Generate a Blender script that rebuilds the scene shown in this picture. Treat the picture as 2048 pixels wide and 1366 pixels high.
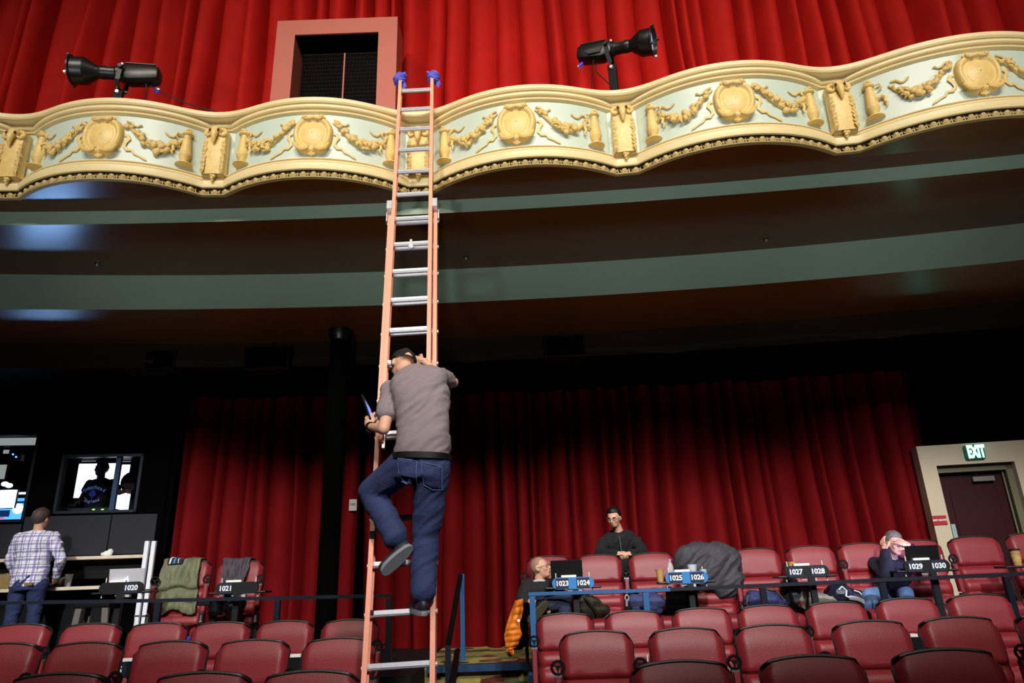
import bpy, bmesh, math, random
from math import sin, cos, pi, radians, sqrt, atan2, tan
from mathutils import Vector, Matrix, Euler, noise

# ------------------------------------------------------------------ clear
for o in list(bpy.data.objects):
    bpy.data.objects.remove(o)
SC = bpy.context.scene
COL = SC.collection
V = Vector
random.seed(11)

# ------------------------------------------------------------------ camera
CAM_H, PITCH, ROLL, FPX = 1.6, radians(19.04), radians(-2.1), 1365.33
cam_d = bpy.data.cameras.new('camera')
cam = bpy.data.objects.new('camera', cam_d)
COL.objects.link(cam)
cam_d.sensor_width = 36.0
cam_d.lens = 24.0
cam_d.clip_start = 0.05
CAMM = Matrix.Rotation(pi / 2 + PITCH, 4, 'X') @ Matrix.Rotation(ROLL, 4, 'Z')
cam.matrix_world = Matrix.Translation((0, 0, CAM_H)) @ CAMM
SC.camera = cam

# ------------------------------------------------------------------ world, exposure
SC.view_settings.view_transform = 'Standard'
SC.view_settings.look = 'None'
SC.view_settings.gamma = 1.0
SC.view_settings.use_curve_mapping = False
SC.view_settings.exposure = 0.0
w = bpy.data.worlds.new('hall_dark')
SC.world = w
w.use_nodes = True
w.node_tree.nodes['Background'].inputs[0].default_value = (0.8, 0.85, 1.0, 1)
w.node_tree.nodes['Background'].inputs[1].default_value = 0.004

# ------------------------------------------------------------------ stage lamps and added fill spots
def spot(name, loc, target, watts, angle, size, color=(1, 1, 1), blend=0.6):
    d = bpy.data.lights.new(name, 'SPOT')
    d.energy = watts
    d.spot_size = radians(angle)
    d.spot_blend = blend
    d.shadow_soft_size = size
    d.color = color
    o = bpy.data.objects.new(name, d)
    o.location = loc
    o.rotation_euler = (V(target) - V(loc)).to_track_quat('-Z', 'Y').to_euler()
    COL.objects.link(o)
    return o

def area(name, loc, target, watts, sx, sy, color=(1, 1, 1)):
    d = bpy.data.lights.new(name, 'AREA')
    d.energy = watts
    d.shape = 'RECTANGLE'
    d.size, d.size_y = sx, sy
    d.color = color
    o = bpy.data.objects.new(name, d)
    o.location = loc
    o.rotation_euler = (V(target) - V(loc)).to_track_quat('-Z', 'Y').to_euler()
    COL.objects.link(o)
    return o

KEY = 3400
for lx_, lz_, e_ in ((-5.4, 11.2, .85), (-1.8, 12.6, 1), (1.8, 11.4, 1), (5.4, 12.2, .75)):
    spot('stage_spot_lamp', (lx_, -6.0, lz_), (lx_ * .72 + .35, 6.2, 6.0), KEY * e_, 56, 0.8, (1.0, 0.92, 0.80), 1.0)
for lx_ in (-5.6, -2.8, 0.0, 2.8, 5.6):
    spot('fascia_fill_spot', (lx_, -3.5, 0.25), (lx_ * .9, 6.4, 6.0), 900, 34, 0.3, (0.93, 0.97, 1.0), 1.0)  # unseen low spots added to brighten the green fascias
for lx_, e_ in ((-4.7, 7600), (1.9, 7200), (4.9, 6600)):
    spot('cool_stage_spot_lamp', (lx_ * .6, -7.0, 8.5), (lx_, 8.0, 1.45), e_, 19, 0.3, (0.93, 0.95, 1.0), 1.0)
spot('ladder_fill_spot', (2.6, -7.0, 8.5), (-0.75, 4.5, 2.0), 4200, 17, 0.3, (0.97, 0.96, 1.0), 1.0)  # unseen spot added to brighten the ladder and the climber

# ------------------------------------------------------------------ helpers: photo geometry
def ray(px, py):
    return CAMM.to_3x3() @ V(((px - 1024) / FPX, -(py - 683) / FPX, -1))
def at(px, py, y):
    r = ray(px, py)
    return V((0, 0, CAM_H)) + r * (y / r.y)
def atz(px, py, z):
    r = ray(px, py)
    return V((0, 0, CAM_H)) + r * ((z - CAM_H) / r.z)
def oncurve(px, py, f):
    r = ray(px, py)
    t = 6 / r.y
    for _ in range(60):
        q = r * t
        t *= f(q.x) / q.y
    return V((0, 0, CAM_H)) + r * t

# ------------------------------------------------------------------ helpers: materials
def lin(c):
    if isinstance(c, str):
        c = [int(c[i:i + 2], 16) / 255 for i in (0, 2, 4)]
    return tuple((x / 12.92 if x <= 0.04045 else ((x + 0.055) / 1.055) ** 2.4) for x in c) + (1,)

def mat(name, col, rough=0.6, metal=0.0, var=0.0, vscale=8.0, bump=0.0, bscale=60.0, spec=None, coat=0.0, sheen=0.0,
        emit=None, estr=1.0, alpha=None, trans=0.0):
    m = bpy.data.materials.new(name)
    m.use_nodes = True
    nt = m.node_tree
    b = nt.nodes['Principled BSDF']
    c = lin(col)
    b.inputs['Base Color'].default_value = c
    b.inputs['Roughness'].default_value = rough
    b.inputs['Metallic'].default_value = metal
    if spec is not None: b.inputs['Specular IOR Level'].default_value = spec
    if coat: b.inputs['Coat Weight'].default_value = coat
    if sheen:
        b.inputs['Sheen Weight'].default_value = sheen
        b.inputs['Sheen Tint'].default_value = c
    if emit is not None:
        b.inputs['Emission Color'].default_value = lin(emit)
        b.inputs['Emission Strength'].default_value = estr
    if trans: b.inputs['Transmission Weight'].default_value = trans
    if alpha is not None: b.inputs['Alpha'].default_value = alpha
    if var or bump:
        tc = nt.nodes.new('ShaderNodeTexCoord')
    if var:
        n = nt.nodes.new('ShaderNodeTexNoise')
        n.inputs['Scale'].default_value = vscale
        n.inputs['Detail'].default_value = 4
        nt.links.new(tc.outputs['Object'], n.inputs['Vector'])
        mx = nt.nodes.new('ShaderNodeMix')
        mx.data_type = 'RGBA'
        mx.inputs['A'].default_value = tuple(x * (1 - var) for x in c[:3]) + (1,)
        mx.inputs['B'].default_value = tuple(min(1, x * (1 + var)) for x in c[:3]) + (1,)
        nt.links.new(n.outputs['Fac'], mx.inputs['Factor'])
        nt.links.new(mx.outputs['Result'], b.inputs['Base Color'])
    if bump:
        n2 = nt.nodes.new('ShaderNodeTexNoise')
        n2.inputs['Scale'].default_value = bscale
        n2.inputs['Detail'].default_value = 3
        nt.links.new(tc.outputs['Object'], n2.inputs['Vector'])
        bp = nt.nodes.new('ShaderNodeBump')
        bp.inputs['Strength'].default_value = bump
        bp.inputs['Distance'].default_value = 0.01
        nt.links.new(n2.outputs['Fac'], bp.inputs['Height'])
        nt.links.new(bp.outputs['Normal'], b.inputs['Normal'])
    return m

# ------------------------------------------------------------------ helpers: meshes
class MB:
    def __init__(s):
        s.v, s.f, s.mi, s.cur = [], [], [], 0
    def use(s, i):
        s.cur = i
        return s
    def add(s, vs, fs, mx=None):
        o = len(s.v)
        s.v += [(mx @ V(p)) if mx else V(p) for p in vs]
        s.f += [tuple(i + o for i in f) for f in fs]
        s.mi += [s.cur] * len(fs)
        return s
    def box(s, c, d, mx=None):
        x, y, z = (k / 2 for k in d)
        c = V(c)
        vs = [c + V((a * x, b * y, e * z)) for a in (-1, 1) for b in (-1, 1) for e in (-1, 1)]
        return s.add(vs, [(0, 1, 3, 2), (4, 6, 7, 5), (0, 4, 5, 1), (2, 3, 7, 6), (0, 2, 6, 4), (1, 5, 7, 3)], mx)
    def bar(s, p0, p1, wx, wy, up=(0, 1, 0)):
        p0, p1 = V(p0), V(p1)
        d = (p1 - p0).normalized()
        u = d.cross(V(up))
        if u.length < 1e-4: u = d.cross(V((1, 0, 0)))
        u.normalize()
        v = u.cross(d)
        vs = [p + u * a * wx / 2 + v * b * wy / 2 for p in (p0, p1) for a, b in ((-1, -1), (1, -1), (1, 1), (-1, 1))]
        return s.add(vs, [(0, 1, 2, 3), (7, 6, 5, 4), (0, 4, 5, 1), (1, 5, 6, 2), (2, 6, 7, 3), (3, 7, 4, 0)])
    def rings(s, rings, close=True, caps=True, mx=None):
        n = len(rings[0])
        vs = [p for r in rings for p in r]
        fs = []
        for i in range(len(rings) - 1):
            for j in range(n if close else n - 1):
                k = (j + 1) % n
                fs.append((i * n + j, i * n + k, (i + 1) * n + k, (i + 1) * n + j))
        if caps and close:
            fs.append(tuple(reversed(range(n))))
            fs.append(tuple((len(rings) - 1) * n + j for j in range(n)))
        return s.add(vs, fs, mx)
    def tube(s, pts, rad, n=8, caps=True, flat=1.0, up=None):
        pts = [V(p) for p in pts]
        if not hasattr(rad, '__len__'): rad = [rad] * len(pts)
        rs, u = [], None
        for i, p in enumerate(pts):
            t = (pts[min(i + 1, len(pts) - 1)] - pts[max(i - 1, 0)])
            if t.length < 1e-9: t = V((0, 0, 1))
            t.normalize()
            if up is not None:
                u = V(up) - t * t.dot(V(up))
            elif u is None:
                a = V((0, 0, 1)) if abs(t.z) < 0.9 else V((1, 0, 0))
                u = t.cross(a)
            else:
                u = u - t * u.dot(t)
            if u.length < 1e-6: u = t.orthogonal()
            u.normalize()
            v = t.cross(u)
            rs.append([p + (u * cos(2 * pi * j / n) * flat + v * sin(2 * pi * j / n)) * rad[i] for j in range(n)])
        return s.rings(rs, True, caps)
    def cyl(s, p0, p1, r0, r1=None, n=16, caps=True):
        return s.tube([p0, p1], [r0, r0 if r1 is None else r1], n, caps)
    def ell(s, c, r, seg=12, rg=8, rot=None):
        if not hasattr(r, '__len__'): r = (r, r, r)
        c = V(c)
        vs, fs = [], []
        R = rot.to_3x3() if rot is not None else Matrix.Identity(3)
        vs.append(c + R @ V((0, 0, r[2])))
        for i in range(1, rg):
            a = pi * i / rg
            for j in range(seg):
                b = 2 * pi * j / seg
                vs.append(c + R @ V((r[0] * sin(a) * cos(b), r[1] * sin(a) * sin(b), r[2] * cos(a))))
        vs.append(c + R @ V((0, 0, -r[2])))
        for j in range(seg):
            fs.append((0, 1 + j, 1 + (j + 1) % seg))
            e = 1 + (rg - 2) * seg
            fs.append((len(vs) - 1, e + (j + 1) % seg, e + j))
        for i in range(rg - 2):
            for j in range(seg):
                k = (j + 1) % seg
                fs.append((1 + i * seg + j, 1 + (i + 1) * seg + j, 1 + (i + 1) * seg + k, 1 + i * seg + k))
        return s.add(vs, fs)
    def cap(s, p0, p1, r0, r1=None, n=10):
        p0, p1 = V(p0), V(p1)
        r1 = r0 if r1 is None else r1
        d = p1 - p0
        L = d.length
        d = d / L if L > 1e-6 else V((0, 0, 1))
        pts, rad = [], []
        for k in range(0, 5):
            a = pi / 2 * (1 - k / 4)
            pts.append(p0 - d * r0 * sin(a)); rad.append(max(r0 * cos(a), r0 * 0.05))
        for k in range(0, 5):
            a = pi / 2 * k / 4
            pts.append(p1 + d * r1 * sin(a)); rad.append(max(r1 * cos(a), r1 * 0.05))
        return s.tube(pts, rad, n, True, up=d.orthogonal())
    def grid(s, f, nu, nv, closeu=False):
        vs = [f(i / (nu if closeu else nu - 1), j / (nv - 1)) for j in range(nv) for i in range(nu)]
        fs = []
        for j in range(nv - 1):
            for i in range(nu if closeu else nu - 1):
                k = (i + 1) % nu
                fs.append((j * nu + i, j * nu + k, (j + 1) * nu + k, (j + 1) * nu + i))
        return s.add(vs, fs)
    def lathe(s, prof, n=20, mx=None, caps=True):
        rs = [[V((r * cos(2 * pi * j / n), r * sin(2 * pi * j / n), z)) for j in range(n)] for r, z in prof]
        return s.rings(rs, True, caps, mx)
    def prism(s, poly, d, mx=None):
        n = len(poly)
        vs = [(x, 0, z) for x, z in poly] + [(x, d, z) for x, z in poly]
        fs = [tuple(range(n)), tuple(reversed(range(n, 2 * n)))]
        fs += [(i, i + n, (i + 1) % n + n, (i + 1) % n) for i in range(n)]
        return s.add(vs, fs, mx)
    def mesh(s, name, mats, smooth=True):
        me = bpy.data.meshes.new(name)
        me.from_pydata([tuple(p) for p in s.v], [], s.f)
        for m in (mats if isinstance(mats, (list, tuple)) else [mats]):
            me.materials.append(m)
        for p, i in zip(me.polygons, s.mi):
            p.material_index = i
        bm = bmesh.new()
        bm.from_mesh(me)
        bmesh.ops.recalc_face_normals(bm, faces=bm.faces)
        bm.to_mesh(me)
        bm.free()
        if smooth:
            me.polygons.foreach_set('use_smooth', [True] * len(me.polygons))
            me.set_sharp_from_angle(angle=radians(smooth if smooth is not True else 40))
        return me
    def build(s, name, mats, parent=None, smooth=True, bevel=0.0):
        me = s.mesh(name, mats, smooth)
        o = bpy.data.objects.new(name, me)
        COL.objects.link(o)
        if parent is not None: o.parent = parent
        if bevel:
            b = o.modifiers.new('bevel', 'BEVEL')
            b.width = bevel
            b.segments = 2
            b.limit_method = 'ANGLE'
        return o

def empty(name, loc=(0, 0, 0), rz=0.0):
    o = bpy.data.objects.new(name, None)
    o.empty_display_size = 0.1
    o.location = loc
    o.rotation_euler = (0, 0, rz)
    COL.objects.link(o)
    return o
def tag(o, label=None, cat=None, group=None, kind=None):
    if label: o['label'] = label
    if cat: o['category'] = cat
    if group: o['group'] = group
    if kind: o['kind'] = kind
    return o
def thing(name, label, cat, loc=(0, 0, 0), rz=0.0, group=None):
    return tag(empty(name, loc, rz), label, cat, group)
def struct(o):
    o['kind'] = 'structure'
    return o
def copy_tree(o, parent=None):
    c = o.copy()
    COL.objects.link(c)
    c.parent = parent
    for ch in list(o.children):
        copy_tree(ch, c)
    return c
def text_mesh(body, size, mx, m, name, parent=None, extrude=0.002, align='CENTER', bold=0.0, shear=0.0, spacing=1.0):
    cu = bpy.data.curves.new('lettering', 'FONT')
    cu.body = body
    cu.size = size
    cu.align_x = align
    cu.align_y = 'CENTER'
    cu.extrude = extrude
    cu.offset = bold
    cu.shear = shear
    cu.space_character = spacing
    cu.resolution_u = 3
    t = bpy.data.objects.new('lettering', cu)
    COL.objects.link(t)
    dg = bpy.context.evaluated_depsgraph_get()
    me = bpy.data.meshes.new_from_object(t.evaluated_get(dg))
    bpy.data.objects.remove(t)
    me.transform(mx)
    me.materials.clear()
    me.materials.append(m)
    o = bpy.data.objects.new(name, me)
    COL.objects.link(o)
    if parent is not None: o.parent = parent
    return o
# text lies in its xy plane; this stands it upright facing -y
UP = Matrix.Rotation(pi / 2, 4, 'X')
T = Matrix.Translation
def RZ(a): return Matrix.Rotation(a, 4, 'Z')
def RX(a): return Matrix.Rotation(a, 4, 'X')
def RY(a): return Matrix.Rotation(a, 4, 'Y')
# ------------------------------------------------------------------ materials
m_cream = mat('cream_gilt_paint', 'E3CE98', 0.45, var=0.10, vscale=5, bump=0.10, bscale=40)
m_gilt = mat('gold_ornament_paint', 'DFBE74', 0.42, var=0.22, vscale=14, bump=0.3, bscale=50)
m_beadgold = mat('old_gold_bead_paint', 'B49B62', 0.5, var=0.2, vscale=20)
m_dark_groove = mat('dark_groove', '1c160c', 0.8)
m_panel = mat('pale_green_panel_paint', 'BFCBBB', 0.38, var=0.05, vscale=3, bump=0.05, bscale=12)
m_fascia = mat('sage_green_paint', '8AA08A', 0.55, var=0.06, vscale=2)
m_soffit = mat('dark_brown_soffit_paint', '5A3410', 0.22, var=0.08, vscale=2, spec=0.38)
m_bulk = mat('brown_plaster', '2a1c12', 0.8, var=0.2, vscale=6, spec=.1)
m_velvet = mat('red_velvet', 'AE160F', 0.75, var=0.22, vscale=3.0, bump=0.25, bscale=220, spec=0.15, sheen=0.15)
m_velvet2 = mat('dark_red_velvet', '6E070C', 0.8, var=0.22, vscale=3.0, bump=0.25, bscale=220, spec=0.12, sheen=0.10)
m_salmon = mat('salmon_paint', 'B5604F', 0.6, var=0.04, vscale=4)
m_black = mat('matte_black', '070708', 0.6, spec=0.2)
m_blackgl = mat('satin_black_metal', '101114', 0.35, spec=0.5)
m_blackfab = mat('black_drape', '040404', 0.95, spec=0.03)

def poly(c): return lambda x: (c[0] * x + c[1]) * x + c[2]
f_f1 = poly((-0.010, -0.038, 6.047))
f_f2 = poly((-0.014, -0.031, 7.372))
f_f3 = poly((-0.0136, -0.016, 8.244))
f_wall = poly((-0.013, -0.016, 9.90))
f_up = poly((-0.013, -0.016, 7.75))
Z1, Z2, Z3, Z3B, Z4 = 5.235, 5.087, 4.656, 4.52, 4.20

# ------------------------------------------------------------------ balcony plan: scalloped bays
VAL = [(-8.80, 5.30), (-6.85, 5.56), (-4.83, 5.70), (-2.87, 5.775), (-0.87, 5.895), (1.165, 5.66), (3.19, 5.44), (5.40, 5.16), (7.50, 4.80)]
SAG = 0.315
def bay(i):
    a, b = V(VAL[i] + (0,)), V(VAL[i + 1] + (0,))
    t = (b - a).normalized()
    n = V((t.y, -t.x, 0))       # towards the stage
    half = (b - a).length / 2
    mid = (a + b) / 2
    return mid, t, n, half
def bay_pt(i, s):
    """s in metres along the bay from its middle; returns point and outward normal on the lip line"""
    mid, t, n, half = bay(i)
    e = half - 0.095
    R = (e * e + SAG * SAG) / (2 * SAG)
    s = max(-e, min(e, s))
    off = sqrt(R * R - s * s) - (R - SAG)
    p = mid + t * s + n * off
    nn = (n * (off + R - SAG) + t * s).normalized()
    return p, nn
def plan_path():
    pts = []
    for i in range(len(VAL) - 1):
        mid, t, n, half = bay(i)
        e = half - 0.095
        for k in range(29):
            pts.append(bay_pt(i, -e + 2 * e * k / 28)[0])
    return pts
PATH = plan_path()
def normals(P):
    N = []
    for i in range(len(P)):
        t = (P[min(i + 1, len(P) - 1)] - P[max(i - 1, 0)]).normalized()
        N.append(V((t.y, -t.x, 0)))
    return N
PN = normals(PATH)
SM = [p.copy() for p in PATH]
for _ in range(14):
    SM = [SM[0]] + [(SM[i - 1] + SM[i] * 2 + SM[i + 1]) / 4 for i in range(1, len(SM) - 1)] + [SM[-1]]
SN = normals(SM)
def sweep(mb, prof, P=None, N=None):
    P = P or PATH; N = N or PN
    return mb.rings([[p + n * o + V((0, 0, z)) for o, z in prof] for p, n in zip(P, N)], close=False, caps=False)

bal = thing('balcony_front', 'long scalloped cream and pale green balcony front with gilt garlands under the upper red curtain', 'balcony', (0, 0, 0))
sweep(MB(), [(-.30, 5.6), (-.30, 6.115), (-.22, 6.135), (-.05, 6.14), (-.012, 6.135), (0, 6.122), (0, 6.085), (-.012, 6.070), (-.060, 6.066)], SM, SN).build('handrail_moulding', m_cream, bal, 35)
fill = MB()
fill.rings([[a + na * -.02 + V((0, 0, 6.067)), b + nb * -.09 + V((0, 0, 6.067))] for a, na, b, nb in zip(SM, SN, PATH, PN)], close=False, caps=False)
fill.build('moulding_soffit', m_cream, bal)
sweep(MB(), [(-.075, 6.066), (-.072, 6.056), (-.026, 6.054), (-.020, 6.046), (-.020, 6.024), (-.030, 6.014), (-.068, 6.011), (-.068, 6.003), (-.046, 6.001), (-.040, 5.992), (-.044, 5.980), (-.085, 5.964)]).build('top_moulding', m_cream, bal, 35)
for i in range(1, len(VAL) - 2):
    half = bay(i)[3]
    e = half - 0.095
    def pf(u, v, i=i, e=e):
        p, n = bay_pt(i, -e + 2 * e * u)
        return p + n * -.075 + V((0, 0, 5.45 + v * .52))
    MB().grid(pf, 25, 3).build('panel', m_panel, bal)
    a0, n0 = bay_pt(i, e); a1, n1 = bay_pt(i + 1, -9)
    a0 = a0 - n0 * .075; a1 = a1 - n1 * .075
    t_ = (a1 - a0).normalized()
    MB().rings([[a0 - t_ * .02 + V((0, 0, z)), a1 + t_ * .02 + V((0, 0, z))] for z in (5.45, 5.97)], close=False, caps=False).build('corner_panel', m_panel, bal)
sweep(MB(), [(-.085, 5.462), (-.052, 5.458), (-.036, 5.447), (-.034, 5.438), (-.064, 5.434), (-.064, 5.427), (-.036, 5.424), (-.024, 5.410), (-.026, 5.398), (-.056, 5.394), (-.056, 5.388), (-.012, 5.385), (-.004, 5.378), (0.0, 5.312), (-.004, 5.304), (-.02, 5.300)]).build('bottom_moulding', m_cream, bal, 35)
sweep(MB(), [(-.015, 5.302), (-.055, 5.298), (-.072, 5.262), (-.060, 5.244)]).build('bead_channel', mat('bead_channel_paint', '2c2210', 0.6), bal, 35)
sweep(MB(), [(-.065, 5.248), (-.034, 5.246), (-.030, 5.240), (-.034, 5.232), (-.075, 5.232)]).build('bottom_fillet', m_beadgold, bal, 35)
# egg and dart course
egg_me = MB().ell((0, 0, 0), (.030, .031, .033), 8, 6).mesh('egg', m_beadgold)
dm = MB()
dm.tube([(-.036, .012, .026), (-.034, -.010, .0), (-.016, -.016, -.026), (.016, -.016, -.026), (.034, -.010, 0), (.036, .012, .026)], .0075, 5)
dm.bar((.046, .0, .026), (.046, -.012, -.024), .010, .012)
dart_me = dm.mesh('dart', m_beadgold)
acc, last, step = 0.0, 0, 0.100
for i in range(len(PATH) - 1):
    seg = (PATH[i + 1] - PATH[i]).length
    while acc <= seg:
        p = PATH[i].lerp(PATH[i + 1], acc / seg)
        if -5.6 < p.x < 5.6:
            n = PN[i].lerp(PN[i + 1], acc / seg).normalized()
            q = p + n * -.052 + V((0, 0, 5.271))
            for nm, me in (('egg', egg_me), ('dart', dart_me)):
                o = bpy.data.objects.new(nm, me)
                COL.objects.link(o)
                o.parent = bal
                o.location = q
                o.rotation_euler = (0, 0, atan2(n.x, -n.y))
        acc += step
    acc -= seg

# relief ornaments, bent onto each bay
def cartouche(i):
    def mp(s, z, o):
        p, n = bay_pt(i, s)
        return p + n * (-.075 + o) + V((0, 0, 5.715 + z))
    mb = MB()
    def outline(a, k=1.0):
        c, s_ = cos(a), sin(a)
        r = (abs(c) ** 2.5 + abs(s_) ** 2.5) ** (-1 / 2.5)
        wv = .200 * (1 - .10 * (s_ < 0) * abs(s_)) * k
        return r * c * wv, r * s_ * .212 * k
    def f(u, v):
        a = 2 * pi * u
        k = 1 - v * .98
        x, z = outline(a, k)
        if v < .30: h = .012 + .050 * sin(pi * v / .30 * .62 + .25)
        elif v < .42: h = .030 + .028 * (1 - sin(pi * (v - .30) / .12))
        else: h = .040 + .018 * (1 - (1 - (v - .42) / .58) ** 2)
        if v == 0: h = 0
        return mp(x, z, h)
    mb.grid(f, 44, 22, True)
    o = mb.build('cartouche', m_gilt, bal, 60)
    sc = MB()
    sc.tube([mp(x, .172 + .006 * cos(x * 60), .055) for x in (-.06, -.04, -.02, 0, .02, .04, .06)], [.020, .024, .020, .026, .020, .024, .020], 10)
    sc.build('scroll', m_gilt, o)
    for sg in (-1, 1):
        vo = MB()
        sp = [mp(sg * (.078 + (.034 - .0026 * k) * cos(k * .62)), .170 + (.034 - .0026 * k) * sin(k * .62), .052 + .0018 * k) for k in range(12)]
        vo.tube(sp, .011, 6)
        vo.ell(mp(sg * .078, .170, .066), .020, 8, 6)
        vo.build('volute', m_gilt, o)
        cu_ = MB()
        cu_.tube([mp(sg * x, z, h) for x, z, h in ((.165, -.110, .05), (.132, -.170, .062), (.075, -.188, .066), (.036, -.172, .06), (.030, -.150, .055), (.05, -.142, .05))], [.016, .022, .024, .020, .016, .010], 8)
        cu_.build('curl', m_gilt, o)
    sh = MB()
    for k in range(-2, 3):
        sh.ell(mp(k * .017, -.222 + abs(k) * .008, .02), (.012, .016, .022), 8, 6)
    sh.ell(mp(0, -.200, .024), (.022, .018, .018), 8, 6)
    sh.build('shell', m_gilt, o)

fruit_me = [MB().ell((0, 0, 0), (1, .8, 1.0), 8, 6).mesh('fruit', m_gilt),
            MB().ell((0, 0, 0), (1.25, .75, .85), 8, 6).mesh('fruit', m_gilt)]
lf = MB()
lf.add([(-1.2, .2, 0), (-.4, -.5, .55), (.5, -.6, .45), (1.4, .1, .0), (.5, -.6, -.45), (-.4, -.5, -.55), (0, -.8, 0), (0, .5, 0)],
       [(0, 1, 6), (1, 2, 6), (2, 3, 6), (3, 4, 6), (4, 5, 6), (5, 0, 6), (1, 0, 7), (2, 1, 7), (3, 2, 7), (4, 3, 7), (5, 4, 7), (0, 5, 7)])
leaf_me = lf.mesh('leaf', m_gilt)
def garland(i, sg):
    half = bay(i)[3]
    def mp(s, z, o):
        p, n = bay_pt(i, s * sg)
        return p + n * (-.075 + o) + V((0, 0, z)), n
    S = [.19, .25, .31, .37, .43, .49, .55, .61, .67, .72]
    Z = [5.868, 5.825, 5.765, 5.705, 5.662, 5.640, 5.645, 5.680, 5.735, 5.805]
    R = [.016, .030, .042, .052, .060, .062, .060, .050, .036, .018]
    core = MB()
    core.tube([mp(a, b, .012)[0] for a, b in zip(S, Z)], [r * .5 for r in R], 8)
    g = core.build('garland', m_gilt, bal)
    rnd = random.Random(100 + i * 7 + (sg > 0))
    for k in range(34):
        t = rnd.random() * 8.6 + .2
        j = int(t)
        fr = t - j
        s = S[j] + (S[j + 1] - S[j]) * fr
        z = Z[j] + (Z[j + 1] - Z[j]) * fr
        r = R[j] + (R[j + 1] - R[j]) * fr
        a = rnd.uniform(-1, 1) * .95
        q, n = mp(s, z + a * r * .85, .014 + r * .6 * cos(a * 1.3))
        leafy = rnd.random() < .35
        o = bpy.data.objects.new('leaf' if leafy else 'fruit', leaf_me if leafy else fruit_me[k % 2])
        COL.objects.link(o)
        o.parent = g
        o.location = q
        sc = rnd.uniform(.019, .031) * (.70 + r * 8.5)
        o.scale = (sc, sc, sc)
        o.rotation_euler = (0, rnd.uniform(0, 6.3), atan2(n.x, -n.y))
    rb = MB()
    # ribbon bow ends and trailing tail
    rb.tube([mp(s, z, .012)[0] for s, z in ((.20, 5.90), (.245, 5.885), (.28, 5.852), (.31, 5.848), (.335, 5.868), (.352, 5.862))], [.008, .011, .010, .008, .012, .004], 6)
    rb.build('ribbon', m_gilt, g)
    rb = MB()
    rb.tube([mp(s, z, .012)[0] for s, z in ((.70, 5.84), (.655, 5.838), (.62, 5.800), (.59, 5.802), (.565, 5.825), (.548, 5.838))], [.008, .012, .010, .008, .010, .004], 6)
    rb.build('ribbon', m_gilt, g)
    tl = MB()
    tl.tube([mp(s, z, .012)[0] for s, z in ((.205, 5.74), (.235, 5.735), (.25, 5.700), (.225, 5.660), (.215, 5.615), (.245, 5.580), (.29, 5.580), (.315, 5.545), (.36, 5.525), (.40, 5.505), (.43, 5.49))],
            [.012, .018, .020, .018, .016, .016, .013, .011, .008, .012, .005], 6, flat=.5)
    tl.build('ribbon', m_gilt, bal)

def urn(i, sg):
    s0 = sg * (bay(i)[3] - .245)
    p, n = bay_pt(i, s0)
    mx = T(p + n * -.062) @ RZ(atan2(n.x, -n.y))
    prof = [(.018, 5.905), (.032, 5.895), (.048, 5.878), (.056, 5.862), (.050, 5.852), (.034, 5.845), (.034, 5.822), (.044, 5.815), (.040, 5.806), (.044, 5.78), (.050, 5.72), (.056, 5.66), (.058, 5.635), (.062, 5.63), (.060, 5.62), (.052, 5.59), (.036, 5.565), (.030, 5.552), (.036, 5.545), (.040, 5.535), (.058, 5.528), (.082, 5.520), (.084, 5.510), (.0, 5.508)]
    mb = MB().lathe(prof, 16, mx)
    u = mb.build('urn', m_gilt, bal, 50)
    h = MB()
    for k in range(9):
        a = -1.3 + k * .33
        h.ell(mx @ V((.030 * sin(a * 1.2), -.030 * cos(a), 5.893 + .016 * cos(a * 2))), .013, 6, 5)
    h.build('flower', m_gilt, u)
    h2 = MB()
    h2.tube([mx @ V((-sg * x, -.012, z)) for x, z in ((.054, 5.70), (.095, 5.715), (.118, 5.69), (.108, 5.655), (.125, 5.63), (.110, 5.60))], [.010, .016, .018, .014, .012, .005], 6)
    h2.build('ribbon', m_gilt, u)
    h2 = MB()
    h2.tube([mx @ V((-sg * x, -.012, z)) for x, z in ((.060, 5.845), (.095, 5.85), (.105, 5.81), (.070, 5.79))], [.008, .010, .010, .006], 6)
    h2.build('handle', m_gilt, u)

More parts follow.
